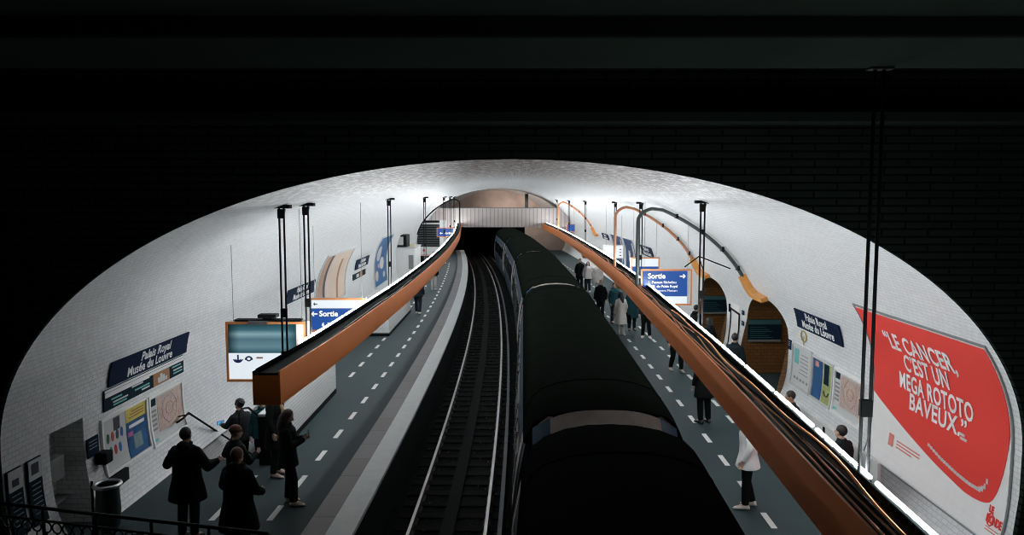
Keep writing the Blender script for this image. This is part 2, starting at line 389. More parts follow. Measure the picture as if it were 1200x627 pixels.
# ------------------------------------------------------------------ platforms
EL, ER = -2.62, 2.45
ST = (15.2, 20.35, -6.62, -4.92)                 # stair well in the left platform: y0, y1, x0, x1
def strip(mb, fa, fb, ya, yb, z, mi, dy=.5, uvf=None):
    n = max(1, int(round((yb - ya) / dy))); o = len(mb.v)
    for i in range(n + 1):
        y = ya + (yb - ya) * i / n
        for x in (fa(y), fb(y)):
            mb.uv[len(mb.v)] = (x - cT(y), y); mb.v.append(Vector((x, y, z)))
    for i in range(n): q = o + 2*i; mb.f.append([q, q+1, q+3, q+2]); mb.m.append(mi)
def dash_rows(mb, us, ya, yb, step, ln, w, skip=None):
    for u in us:
        y = ya
        while y < yb:
            if not (skip and skip(cT(y) + u, y)):
                for k in range(1):
                    x0, x1 = cT(y) + u, cT(y + ln) + u; o = len(mb.v)
                    for p in ((x0 - w, y), (x0 + w, y), (x1 + w, y + ln), (x1 - w, y + ln)): mb.uv[len(mb.v)] = (p[0], p[1]); mb.v.append(Vector((p[0], p[1], .003)))
                    mb.f.append([o, o+1, o+2, o+3]); mb.m.append(1)
            y += step
wl = lambda y: cV(y) - hw(0, y) - .02
wr = lambda y: cV(y) + hw(0, y) + .02
YB = 8.6
mb = MB(); co_l = lambda y: cT(y) + EL - .80
strip(mb, lambda y: -7.4, co_l, YB, ST[0], 0, 0); strip(mb, wl, lambda y: ST[2], ST[0], ST[1], 0, 0); strip(mb, lambda y: ST[3], co_l, ST[0], ST[1], 0, 0); strip(mb, wl, co_l, ST[1], Y1, 0, 0)
inbox = lambda x, y: (29 < y < 36 and x < -4.4) or (14.5 < y < 20.9 and x < -4.5) or (y > 47 and x < -5)
dash_rows(mb, (-4.08, -5.02), 9.3, 70, 1.45, .62, .05, inbox)
struct(mb.build('floor', [M_FLOOR, M_MARK]))
mb = MB(); strip(mb, co_l, lambda y: cT(y) + EL - .42, YB, Y1, .001, 0); struct(mb.build('trim_1', M_COPE))
def edge_strip(name, u0, u1):
    mb = MB(); strip(mb, lambda y: cT(y) + u0, lambda y: cT(y) + u1, YB, Y1, .004, 0)
    ue = u1 if abs(u1) < abs(u0) else u0; o = len(mb.v); ys = [YB + .5*i for i in range(int((Y1 - YB) / .5) + 1)]
    for y in ys:
        for z in (.004, -.07): mb.v.append(Vector((cT(y) + ue, y, z)))
    for i in range(len(ys) - 1): q = o + 2*i; mb.f.append([q, q+1, q+3, q+2]); mb.m.append(0)
    struct(mb.build(name, M_WHITEEDGE))
edge_strip('trim_2', EL - .42, EL)
mb = MB(); co_r = lambda y: cT(y) + ER + .5
strip(mb, co_r, lambda y: max(wr(y), 6.9), YB, 30, 0, 0); strip(mb, co_r, wr, 30, Y1, 0, 0)
dash_rows(mb, (4.0, 4.9), 9.0, 70, 1.45, .62, .05, None)
struct(mb.build('floor', [M_FLOOR, M_MARK]))
edge_strip('trim_3', ER, ER + .5)
for sgn, u in ((-1, EL), (1, ER)):
    mb = MB(); o = 0; ys = [YB - 12 + .5*i for i in range(int((Y1 + 14 - YB + 12) / .5))]
    for y in ys:
        for z in (-.07, -1.3): mb.v.append(Vector((cT(y) + u + sgn * .03, y, z)))
    for i in range(len(ys) - 1): q = 2*i; mb.f.append([q, q+1, q+3, q+2]); mb.m.append(0)
    struct(mb.build('wall_platform_left' if sgn < 0 else 'wall_platform_right', M_CONC))
# track bed
mb = MB(); ys = [-8 + .5*i for i in range(212)]; nx = 40
for y in ys:
    for j in range(nx + 1):
        u = EL - .1 + (ER - EL + .2) * j / nx; h = -1.17 + .035 * random.random()
        mb.v.append(Vector((cT(y) + u, y, h)))
for i in range(len(ys) - 1):
    for j in range(nx): q = i*(nx+1) + j; mb.f.append([q, q+1, q+nx+2, q+nx+1]); mb.m.append(0)
o = mb.build('track_bed', M_BALLAST, smooth=True); struct(o)
# small pale litter on the ballast: uncountable specks
mb = MB()
for i in range(420):
    y = 12 + 45 * random.random() ** 1.4; u = random.uniform(EL + .15, -.1); x = cT(y) + u; r = random.uniform(.012, .03); a = random.random() * 3
    mb.add([(x + r*math.cos(a), y + r*math.sin(a), -1.125), (x - r*math.sin(a), y + r*math.cos(a), -1.115), (x - r*math.cos(a), y - r*math.sin(a), -1.125), (x + r*math.sin(a), y - r*math.cos(a), -1.115),
            (x, y, -1.095)], [(0,1,4),(1,2,4),(2,3,4),(3,0,4)])
o = mb.build('track_litter', mat('pale litter', (.16, .16, .15), .8)); tag(o, 'small pale specks of litter on the dark ballast of the empty track', 'litter', kind='stuff')

# ------------------------------------------------------------------ left stair well, parapets
y0, y1, x0, x1 = ST
mb = MB(); k = 0; y = y0; z = 0
while y < y1 + 1.2:
    z -= .17; mb.box(x0 - .05, x1 + .05, y, y + .3, z - .4, z); y += .3
struct(mb.build('floor_stairs', M_CONC))
mb = MB(); mb.box(x0 - .1, x0 - .02, y0, y1 + .6, -3.6, -.01); mb.box(x1, x1 + .02, y0, y1 + .6, -3.6, -.01); mb.box(x0 - .1, x1, y1 + 1.4, y1 + 1.5, -3.6, -.01)
struct(mb.build('wall_stairwell', M_PARAPET, uv=lambda p: (p.y + p.x, p.z)))
def parapet(name, x0, x1, y0, y1, h, label):
    t = thing(name, label, 'parapet', ((x0 + x1) / 2, (y0 + y1) / 2, 0))
    MB().box(x0, x1, y0, y1, .12, h).build('tiled_body', M_PARAPET, t, uv=lambda p: (p.y + p.x, p.z))
    MB().box(x0 - .015, x1 + .015, y0 - .015, y1 + .015, h, h + .05).build('coping', M_PALE, t, bevel=.008)
    MB().box(x0 + .01, x1 + .012, y0 - .012, y1, 0, .12).build('plinth', M_DARK, t)
    return t
p = parapet('stair_parapet', -4.92, -4.72, 14.84, 20.55, .97, 'white tiled stair parapet under the near end of the left orange beam')
MB().box(-4.93, -4.71, 14.815, 14.84, .0, .97).build('end_panel', M_DARK, p)  # blackened near end of the parapet: its shadow put into the colour
parapet('stair_parapet', -6.35, -4.93, 20.4, 20.55, .97, 'low white tiled wall closing the far end of the nearer stair well')
parapet('stair_enclosure', -6.2, -4.64, 29.1, 35.4, .98, 'second white tiled block further along the left platform, half hidden by the beam')
def handrail(label, pts, posts=()):
    t = thing('handrail', label, 'handrail', pts[0])
    MB().tube(pts, .021).build('rail', M_DARK, t, smooth=True)
    for a, b in posts: MB().tube([a, b], .014, 8).build('bracket', M_DARK, t, smooth=True)
hx = -6.5
handrail('dark handrail on brackets along the white tiled left wall going down the stairs', [(hx - .12, 15.05, .78), (hx, 15.1, .86), (hx, 15.35, .90), (hx, 20.3, -1.92)],
         [((hx, 15.4, .86), (-6.75, 15.4, .80)), ((hx, 17.0, -.03), (-6.7, 17.0, -.08)), ((hx, 18.8, -1.05), (-6.7, 18.8, -1.1))])
handrail('dark middle handrail standing at the head of the left stairs', [(-5.32, 14.9, 0), (-5.32, 14.9, 1.0), (-5.30, 15.0, 1.08), (-5.28, 15.3, 1.02), (-5.28, 20.2, -1.75)],
         [((-5.28, 17.0, -1.05), (-5.28, 17.0, .06)),])

# ------------------------------------------------------------------ end of the station
struct(MB().box(-12, 10, 79.5, 79.8, 2.6, 9).build('wall_back', M_STONE))
mb = MB(); mb.box(-12, -6.1, 79.5, 79.8, -1.3, 2.6); mb.box(1.3, 10, 79.5, 79.8, -1.3, 2.6); struct(mb.build('wall_back', M_STONE))
mb = MB(); mb.box(-6.2, -6.1, 79.8, 100, -1.3, 2.7); mb.box(1.3, 1.4, 79.8, 100, -1.3, 2.7); mb.box(-6.2, 1.4, 79.8, 100, 2.6, 2.7); mb.box(-6.2, 1.4, 99.9, 100, -1.3, 2.7); struct(mb.build('wall_tunnel', M_CONC))
# vault continues a little as a smaller arch over the end wall
mb = MB(); R = []
for y, sc in ((Y1, 1.0), (79.5, .82)):
    R.append([Vector((cV(y) + AX * sc * math.cos(PI * k / 40), y, 1.8 + bV(Y1) * (1 if sc == 1 else .97) * math.sin(PI * k / 40))) for k in range(41)])
mb.rings(R, cap=False, closed=False); struct(mb.build('ceiling', M_PALE, smooth=True))
# footbridge over the tracks
fb = thing('footbridge', 'pale ribbed footbridge crossing the far end of the station above the train', 'footbridge', (-.7, 72, 2.5))
MB().box(-8.6, 6.6, 71.9, 74.0, 2.55, 2.75).build('deck', M_CONC, fb)
mb = MB(); mb.box(-8.6, 6.6, 71.8, 71.9, 2.52, 4.25)
x = -8.5
mb.build('ribbed_fascia', M_RIB, fb); mb = MB()
while x < 6.6: mb.box(x, x + .075, 71.77, 71.8, 2.55, 4.22); x += .36
mb.build('fascia_ribs', mat('darker pinkish rib', (.36, .31, .30), .6), fb)
MB().tube([(-8.6, 71.85, 4.28), (6.6, 71.85, 4.28)], .035, 8).build('top_rail', M_GREY, fb)
o = MB().box(1.28, 1.60, 77.0, 77.3, 2.75, 5.6).build('steel_post', M_DARK); tag(o, 'dark post rising behind the footbridge near the far end wall', 'post')

# ------------------------------------------------------------------ the dark hall in front of the portal
mb = MB(); n = 64; r = []
pts_in = [(cV(Y0) + (AX) * math.cos(PI * k / n), 1.8 + 3.9 * math.sin(PI * k / n)) for k in range(n + 1)]
low_r = [(cV(Y0) + hw(z, Y0), z) for z in (-.0, .6, 1.2)]; low_l = [(cV(Y0) - hw(z, Y0), z) for z in (1.2, .6, 0.)]
inner = low_r + pts_in + low_l
def outp(x, z):
    dx, dz = x - 0, z - 1.6; k = min(15 / abs(dx) if abs(dx) > 1e-6 else 1e9, (5.6 / dz if dz > 0 else 1e9), (1.6 / -dz if dz < 0 else 1e9)); return (dx * k, 1.6 + dz * k)
for yy, fl in ((Y0, 1), (Y0 - .08, 0)):
    o = len(mb.v)
    for x, z in inner:
        for q in ((x, z), outp(x, z)): mb.uv[len(mb.v)] = (q[0], q[1]); mb.v.append(Vector((q[0], yy, q[1])))
    for i in range(len(inner) - 1): q = o + 2*i; mb.f.append([q, q+1, q+3, q+2]); mb.m.append(0)
h = len(inner) * 2
for i in range(len(inner) - 1): mb.f.append([2*i, 2*i+2, h + 2*i + 2, h + 2*i]); mb.m.append(0)
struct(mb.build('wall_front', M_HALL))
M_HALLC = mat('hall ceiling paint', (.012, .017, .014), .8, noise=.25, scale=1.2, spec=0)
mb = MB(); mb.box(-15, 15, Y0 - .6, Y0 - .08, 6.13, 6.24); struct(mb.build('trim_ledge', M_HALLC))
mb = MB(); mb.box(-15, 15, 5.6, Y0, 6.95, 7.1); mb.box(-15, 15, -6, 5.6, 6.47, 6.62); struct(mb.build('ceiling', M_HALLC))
bm_ = thing('ceiling_beam', 'broad dark concrete beam crossing the hall ceiling above the arch', 'beam', (0, 6.2, 6.3))
MB().box(-15, 15, 5.6, 6.92, 6.32, 6.95).build('beam_body', M_HALLC, bm_, bevel=.02)
for i in range(-7, 8):
    x = i * 1.95 + .35
    MB().add([(x, 6.92, 6.36), (x + .5, 6.92, 6.36), (x + .5, 6.92, 6.95), (x, 6.92, 6.95), (x, 8.0, 6.75), (x + .5, 8.0, 6.75), (x + .5, 8.0, 6.95), (x, 8.0, 6.95)],
        [(0,3,2,1),(4,5,6,7),(0,1,5,4),(1,2,6,5),(2,3,7,6),(3,0,4,7)]).build('haunch', M_HALLC, bm_)
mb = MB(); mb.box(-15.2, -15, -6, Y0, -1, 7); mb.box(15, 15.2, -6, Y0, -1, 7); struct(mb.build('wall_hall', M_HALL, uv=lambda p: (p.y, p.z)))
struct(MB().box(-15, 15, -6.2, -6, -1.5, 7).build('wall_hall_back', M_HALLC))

# ------------------------------------------------------------------ light beams
XL = [(11.0, -3.37), (14, -3.2), (17, -3.12), (23.5, -3.0), (34, -3.06), (44, -3.3), (55.5, -3.72), (71.5, -4.65)]
XR = [(3.0, 2.55), (7, 2.79), (8.8, 2.9), (12, 3.08), (14.5, 3.2), (22, 3.5), (26, 3.64), (36, 3.75), (44, 3.68), (57, 3.4), (71.5, 2.75)]
def zo(y): return max(0, (y - 40) / 30 * .2)
BW = .40
def beam(tab, sgn, ya, yb, label):
    t = thing('light_beam', label, 'light beam', (lerp(tab, ya), ya, 2.2))
    ys = [ya + (yb - ya) * i / 60 for i in range(61)]
    def sec(pts): return [[Vector((lerp(tab, y) + sgn * a, y, zo(y) + b)) for a, b in pts] for y in ys]
    MB().rings(sec([(0, 2.2), (0, 2.7), (.025, 2.7), (.025, 2.64), (BW - .02, 2.64), (BW - .02, 2.665), (BW, 2.665), (BW, 2.2)])).build('casing', M_ORANGE, t)
    MB().rings(sec([(.03, 2.641), (.03, 2.675), (BW - .09, 2.675), (BW - .09, 2.641)])).build('cable_tray', M_TROUGH, t)
    MB().rings(sec([(BW - .10, 2.645), (BW - .10, 2.71), (BW - .065, 2.735), (BW - .05, 2.735), (BW - .04, 2.70), (BW - .0, 2.695), (BW - .0, 2.667), (BW - .022, 2.667), (BW - .022, 2.645)])).build('batten', M_BATTEN, t)
    y = max(ya + .35, 13.2 if sgn < 0 else 0); i = 0
    while y + 1.5 < yb:
        q = MB().tube([(lerp(tab, v) + sgn * (BW - .002), v, 2.737 + zo(v)) for v in (y, y + .715, y + 1.43)], .0185, 10)
        q.build('fluorescent_tube', M_TUBE, t, smooth=True)
        y += 1.58
    return t
bl = beam(XL, -1, 11.12, 71.6, 'long orange light beam hung over the left platform, ending in a square face')
br = beam(XR, 1, 3.2, 71.6, 'long orange light beam over the right platform, running under the camera')
def cable(label, tab, sgn, ya, yb, d0, m, r, amp, seed, z=2.70, kind='electric_cable'):
    rnd = random.Random(seed); ph = [rnd.uniform(0, 6) for _ in range(3)]; pts = []
    n = int((yb - ya) / .25)
    for i in range(n + 1):
        y = ya + (yb - ya) * i / n
        d = d0 + amp * (math.sin(y * .9 + ph[0]) + .6 * math.sin(y * 2.1 + ph[1]))
        d = min(BW - .11, max(.02, d)); zz = z + max(0, .02 * math.sin(y * 1.3 + ph[2]))
        pts.append((lerp(tab, y) + sgn * d, y, zz + zo(y)))
    o = MB().tube(pts, r, 7).build(kind, m, smooth=True); tag(o, label, 'cable')
cable('bright orange cable snaking highest along the near right beam', XR, 1, 3.4, 17, .22, M_CABO, .013, .035, 1, 2.725)
cable('thin pinkish brown cable nearest the orange face of the right beam', XR, 1, 3.4, 19, .07, M_CABP, .011, .02, 2)
cable('pinkish brown cable crossing the middle of the right beam tray', XR, 1, 3.4, 26, .13, M_CABP, .011, .03, 3)
cable('black cable lying in the middle of the right beam tray', XR, 1, 3.4, 40, .17, M_CABK, .014, .02, 4)
cable('brown cable wandering along the far half of the right beam tray', XR, 1, 15, 48, .10, M_CABP, .012, .035, 5)
cable('thin pale cable lying along the left beam tray', XL, -1, 15, 24, .10, M_PALE, .008, .004, 6, 2.683)
cable('black cable lying along the far half of the left beam tray', XL, -1, 20, 60, .16, M_CABK, .016, .03, 8, 2.69)

def pole(tab, sgn, y, label, ztop=None, gap=.038, r=.016):
    x = lerp(tab, y) + sgn * (BW + (.06 if ztop is None else -.01)); hall = ztop is not None; zb = 2.45 + zo(y)
    if ztop is None:
        t = (x - cV(y)) / AX; ztop = 1.8 + bV(y) * math.sqrt(1 - t * t)
    p = thing('hanger_pole', label, 'pole', (x, y, zb), None)
    for k in (-1, 1): MB().tube([(x + k * gap, y, zb), (x + k * gap, y, ztop)], r, 10).build('rod', M_DARK, p, smooth=True)
    MB().box(x - gap - .012, x + gap + .012, y - .03, y + .03, zb + .80, zb + .95).build('spacer', M_DARK, p)
    MB().box(x - gap - .02, x + gap + .02, y - .03, y + .03, zb - .05, zb + .24).build('clamp', M_DARK, p)
    mb = MB(); mb.box(x - .15, x + .15, y - .08, y + .08, ztop - .04, ztop + .02)
    mb.add([(x - .062, y - .03, ztop - .05), (x + .062, y - .03, ztop - .05), (x + gap + .0, y - .03, ztop - .2), (x - gap - .02, y - .03, ztop - .2),
            (x - .062, y + .03, ztop - .05), (x + .062, y + .03, ztop - .05), (x + gap + .0, y + .03, ztop - .2), (x - gap - .02, y + .03, ztop - .2)],
           [(0,1,2,3),(7,6,5,4),(0,4,5,1),(1,5,6,2),(2,6,7,3),(3,7,4,0)])
    if hall: mb = MB().box(x - .1, x + .1, y - .06, y + .06, ztop - .03, ztop + .02)
    mb.build('top_bracket', M_DARK, p)
ORD = ['first', 'second', 'third', 'fourth', 'fifth', 'sixth', 'seventh']
pole(XR, 1, 6.85, 'tall dark twin-rod pole crossing the dark hall at right, beside the red poster', ztop=6.33)
for i, y in enumerate((12.65, 13.9, 22.1, 31.2, 43, 50, 59)):
    pole(XL, -1, y, 'dark twin-rod hanger pole, %s from the square end of the left beam' % ORD[i])
for i, y in enumerate((15.1, 24.6, 31.6, 44.0, 54.0, 63.0)):
    pole(XR, 1, y, 'dark twin-rod hanger pole inside the vault, %s along the right beam from the camera' % ORD[i])

M_CONDUIT = mat('dark green grey conduit', (.05, .062, .06), .5)
def conduit(side, tab, y, m, label, foot=True, zlow=2.95, two=False, r=.05):
    x0 = lerp(tab, y) + side * .05
    zc = lambda x: 1.8 + bV(y) * math.sqrt(1 - ((x - cV(y)) / AX) ** 2)
    zt = zc(x0) - .45; pts = [(x0, y, 2.72 + zo(y)), (x0, y, zt - .25)]
    R0 = .5
    for k in range(1, 7):
        a = PI / 2 * k / 7; pts.append((x0 + side * R0 * (1 - math.cos(a)), y, zt - .25 + R0 * .75 * math.sin(a)))
    t0 = math.acos(min(1, abs(x0 + side * .75 - cV(y)) / AX)); t1 = math.asin((zlow - 1.8) / bV(y))
    for k in range(17):
        th = t0 + (t1 - t0) * k / 16; pts.append((cV(y) + side * (AX - .1) * math.cos(th), y, 1.8 + (bV(y) - .1) * math.sin(th)))
    c = thing('cable_conduit', label, 'conduit', (x0, y, 2.7))
    MB().tube(pts, r, 10).build('riser_pipe', m, c, smooth=True)
    MB().tube([(a, b + .11, e) for a, b, e in pts], r * .75, 10).build('riser_pipe', M_CONDUIT, c, smooth=True)
    for k in (10, 14, 18, 22):
        a = pts[k]; MB().box(a[0] - .03, a[0] + .03, y - .07, y + .17, a[2] - .05, a[2] + .08).build('clip', M_DARK, c)
    if foot:
        path = [(.06, zlow + .10, .10), (.04, zlow - .06, .11), (-.04, zlow - .22, .12), (-.22, zlow - .35, .10), (-.55, zlow - .42, .08), (-.95, zlow - .43, .07), (-1.3, zlow - .44, .06)]
        mb = MB(); Rr = []
        for k, (dy, z, h) in enumerate(path):
            a, b = path[max(0, k - 1)], path[min(len(path) - 1, k + 1)]; ty, tz = b[0] - a[0], b[1] - a[1]; q = math.hypot(ty, tz); ny_, nz_ = -tz / q, ty / q
            P = [WP(side, y + dy + s_ * ny_ * h, z + s_ * nz_ * h, o) for s_, o in ((-1, 0), (-1, .2), (1, .2), (1, 0))]; Rr.append(P)
        mb.rings(Rr).build('duct_foot', M_ORANGED, c, bevel=.012)
conduit(1, XR, 22.0, M_CONDUIT, 'dark cable conduit arching over the right vault to the nearer archway')
conduit(1, XR, 28.2, mat('orange brown conduit', (.42, .17, .08), .5), 'orange cable conduit arching over the right vault to the further archway')
conduit(1, XR, 58, M_CABO, 'thin cable conduit arching over the far right vault near the footbridge', two=True, r=.06)
conduit(-1, XL, 60, M_DARK, 'thin dark conduit arching over the far left vault', foot=False, zlow=2.4, r=.05)
# ------------------------------------------------------------------ tracks
UL, UR = -1.41, 1.12
def rail(u, label, zt=-1.0):
    mb = MB(); ys = [-6 + 1.0*i for i in range(100)]
    def sec(p): return [[Vector((cT(y) + u + a, y, b)) for a, b in p] for y in ys]
    mb.rings(sec([(-.07, -1.15), (.07, -1.15), (.07, -1.135), (.012, -1.115), (.012, zt - .035), (.034, zt - .028), (.034, zt - .006), (-.034, zt - .006), (-.034, zt - .028), (-.012, zt - .035), (-.012, -1.115), (-.07, -1.135)]), 0)
    mb.rings(sec([(-.033, zt - .006), (.033, zt - .006), (.026, zt), (-.026, zt)]), 1)
    o = mb.build('rail', [M_RUST, M_RAILTOP]); tag(o, label, 'rail'); return o
rail(UL - .7175, 'polished running rail of the empty track, nearest the white platform edge')
rail(UL + .7175, 'polished running rail of the empty track on the side towards the train')
rail(UR - .7175, 'running rail under the left side of the train'); rail(UR + .7175, 'running rail under the right side of the train')
t = thing('conductor_rail', 'pale grey raised conductor rail between the empty track and the train', 'rail', (cT(12) - .42, 12, -1.1))
ys = [-6 + 1.0*i for i in range(100)]
MB().rings([[Vector((cT(y) - .42 + a, y, b)) for a, b in ((-.04, -1.0), (.04, -1.0), (.04, -.9), (-.04, -.9))] for y in ys]).build('rail_bar', M_THIRD, t)
for i in range(16):
    y = 12 + 3.2 * i; MB().box(cT(y) - .47, cT(y) - .37, y - .06, y + .06, -1.15, -1.0).build('insulator', M_DARK, t)
mb = MB().rings([[Vector((cT(y) + UL - .02 + a, y, b)) for a, b in ((-.13, -1.15), (.13, -1.15), (.13, -1.08), (-.13, -1.08))] for y in ys])
tag(mb.build('cable_duct', mat('dark duct lid', (.010, .012, .012), .8, spec=.1)), 'dark flat cable duct running between the rails of the empty track', 'duct')
sl = MB().box(-1.05, 1.05, -.13, .13, 0, .1).build('sleeper', M_SLEEPER, bevel=.012)
tag(sl, 'dark crosswise sleeper under the rails of the empty track', 'sleeper', 'sleepers of the empty track')
first = True
for i in range(100):
    y = 11.5 + .6 * i
    o = sl if first else sl.copy()
    if not first: C.objects.link(o)
    first = False
    o.location = (cT(y) + UL, y, -1.222); o.rotation_euler = (0, 0, math.atan((y - 25) / 560))

# ------------------------------------------------------------------ train (five cars, z measured from the rail top)
HALF = [(1.12, .5), (1.19, 1.0), (1.23, 1.55), (1.215, 1.95), (1.15, 2.5), (1.06, 2.95), (1.0, 3.12), (.93, 3.28), (.80, 3.41), (.55, 3.50), (.28, 3.545), (0, 3.555)]
HL = 7.25
def px(z):
    for (xa, za), (xb, zb) in zip(HALF, HALF[1:]):
        if za <= z <= zb: return xa + (xb - xa) * (z - za) / (zb - za)
def bowed(x, y, bow=.26):
    t = y / HL; return y - bow * (x / 1.1) ** 2 * abs(t) ** 9 * (1 if t > 0 else -1)
def side_panel(mb, s, ya, yb, z0, z1, off, mi=0, nz=4):
    base = len(mb.v)
    for k in range(nz + 1):
        z = z0 + (z1 - z0) * k / nz
        for y in (ya, yb):
            for o in (off, off - .03): mb.v.append(Vector((s * (px(z) + o), y, z)))
    def f(*i): mb.f.append([base + j for j in i]); mb.m.append(mi)
    for k in range(nz): f(4*k, 4*k+2, 4*k+6, 4*k+4); f(4*k, 4*k+4, 4*k+5, 4*k+1); f(4*k+2, 4*k+3, 4*k+7, 4*k+6)
    f(0, 1, 3, 2); k = nz * 4; f(k, k+2, k+3, k+1)
    return mb
M_CARCORNER = mat('train corner blue', (.012, .12, .24), .35, noise=.1)
def FR(e, xa, xb, z0, z1):
    """dusty sloping fairing at the end of a roof, following its bow and crown"""
    R = []
    for k in range(13):
        x = xa + (xb - xa) * k / 12; b = e * (HL - .26 * (x / 1.1) ** 2); dz = -.30 * (abs(x) / .95) ** 2.6
        R.append([Vector((x, b - e * .12, z0 - .06 + dz)), Vector((x, b + e * .015, z0 + dz)), Vector((x, b + e * .20, z1 + dz)), Vector((x, b + e * .20, z1 - .1 + dz)), Vector((x, b - e * .12, z1 - .1 + dz))])
    return MB().rings(R)
def make_car():
    t = thing('train_car', 'x', 'train car', (0, 0, 0), 'cars of the train standing on the right track')
    lowp = [p for p in HALF if p[1] <= 2.95]; ts = [-1, -.995, -.97, -.9, -.75, -.5, 0, .5, .75, .9, .97, .995, 1]
    body = [(x, z) for x, z in lowp] + [(.9, 2.96)]; body = body + [(-x, z) for x, z in reversed(body)]
    def endsc(tt): return 1 - .05 * max(0, (abs(tt) - .985) / .015) ** 2
    MB().rings([[Vector((x * endsc(tt), bowed(x * .9, tt * (HL - .05)), z)) for x, z in body] for tt in ts]).build('body', M_CARSIDE, t, smooth=False)
    top = [p for p in HALF if p[1] >= 2.95]; top = top + [(-x, z) for x, z in reversed(top[:-1])]; top = top + [(-.95, 2.93), (.95, 2.93)]
    def rz(tt, z): return 2.95 + (z - 2.95) * (1 - .16 * max(0, (abs(tt) - .93) / .07) ** 2)
    MB().rings([[Vector((x * (1 + .012), bowed(x, tt * HL), rz(tt, z))) for x, z in top] for tt in ts]).build('roof', M_ROOF, t, smooth=True)
    for yy in (-5.9, 5.9):
        MB().rings([[Vector((x * 1.014, yy + d, z + .006)) for x, z in top[:-2]] + [Vector((x * 1.01, yy + d, z - .02)) for x, z in reversed(top[:-2])] for d in (-.02, .02)]).build('roof_seam', M_RUBBER, t)
    for e in (-1, 1):
        pr = [(x, z) for x, z in HALF if z <= 3.45]; pr = [(x * .93, z) for x, z in pr]; pr = pr + [(-x, z) for x, z in reversed(pr)]
        MB().rings([[Vector((x, e * (HL + d) - e * .26 * (x / 1.1) ** 2, 2.95 + (z - 2.95) * .86 if z > 2.95 else z)) for x, z in pr] for d in (-.08, .015)]).build('end_panel', M_CARPALE, t)
        MB().box(-.25, .25, e * (HL + .03) - .02, e * (HL + .03) + .02, 2.9, 3.05).build('end_trim', M_GREY, t)
        FR(e, -.72, .72, 3.47, 3.30).build('roof_fairing', M_CARPALE, t)
        for s in (-1, 1): FR(e, *sorted((s * .72, s * .95)), 3.47, 3.30).build('corner_cap', M_CARCORNER, t)
        MB().box(-.3, .3, e * (HL + .0) - .02, e * HL + .06, 1.05, 2.85).build('end_door', M_GLASS, t)
        for s in (-1, 1):
            mb = MB(); R = []
            for z in (1.0, 1.8, 2.4, 2.8, 3.05, 3.2):
                w = px(z) * .935; a, b = w - .13, w + .012
                R.append([Vector((s * a, e * (HL + .02) - e * .26 * (a / 1.1) ** 2, z)), Vector((s * b, e * (HL + .02) - e * .26 * (b / 1.1) ** 2, z)),
                          Vector((s * (b + .01), e * (HL - .16) - e * .26 * (b / 1.1) ** 2, z)), Vector((s * (a - .02), e * (HL - .16) - e * .26 * (a / 1.1) ** 2, z))])
            mb.rings(R).build('corner_stripe', M_CARBLUE, t)
            side_panel(MB(), s, e * (HL - .9), e * (HL - .42), 1.0, 2.9, .012).build('side_end_panel', M_CARPALE, t)
        MB().tube([(0, e * (HL - .3), .75), (0, e * (HL + .32), .75)], .09).build('coupler', M_DARK, t)
    for s in (-1, 1):
        side_panel(MB(), s, -HL + .95, HL - .95, 2.72, 2.9, .012).build('upper_stripe', M_CARBLUE, t)
        for yc in (-4.4, 0, 4.4):
            for k in (-1, 1):
                d = side_panel(MB(), s, yc + (k - 1) * .4 + .015, yc + (k + 1) * .4 - .015, 1.0, 2.7, .014).build('door', M_CARBLUE, t)
                side_panel(MB(), s, yc + (k - 1) * .4 + .15, yc + (k + 1) * .4 - .15, 1.7, 2.5, .024).build('pane', M_GLASS, d)
        for ya, yb in ((-6.2, -5.4), (-3.4, -1.0), (1.0, 3.4), (5.4, 6.2)):
            w = side_panel(MB(), s, ya, yb, 1.65, 2.55, .012).build('window', M_GREY, t)
            side_panel(MB(), s, ya + .05, yb - .05, 1.7, 2.5, .02).build('pane', M_GLASS, w)
    for yc in (-5, 5):
        b = MB().box(-.85, .85, yc - 1.3, yc + 1.3, .25, .6).build('bogie', M_DARK, t)
        for a in (-.9, .9):
            mb = MB()
            for s in (-1, 1): mb.tube([(s * .69, yc + a, .43), (s * .76, yc + a, .43)], .43, 20)
            mb.tube([(-.7, yc + a, .43), (.7, yc + a, .43)], .07); mb.build('wheelset', M_RUST, b)
    return t
car = make_car()
CL = ['dark roofed train car nearest the camera, cut by the bottom of the picture', 'second dark roofed train car, with a pale dusty near end under its roof',
      'third train car from the camera, its dark roof half behind the right beam', 'fourth train car, small and far along the bend', 'farthest train car, running in under the footbridge']
for k in range(5):
    a = 9.86 + 15.1 * (k - 1) + (0.55 if k == 0 else 0); a = 9.86 + 15.1 * (k - 1); b = a + 14.55
    xa, xb = cT(a) + UR, cT(b) + UR
    o = car if k == 0 else dup(car, (0, 0, 0))
    o['label'] = CL[k]; o.location = ((xa + xb) / 2, (a + b) / 2, -1.0); o.rotation_euler = (0, 0, -math.atan2(xb - xa, b - a))

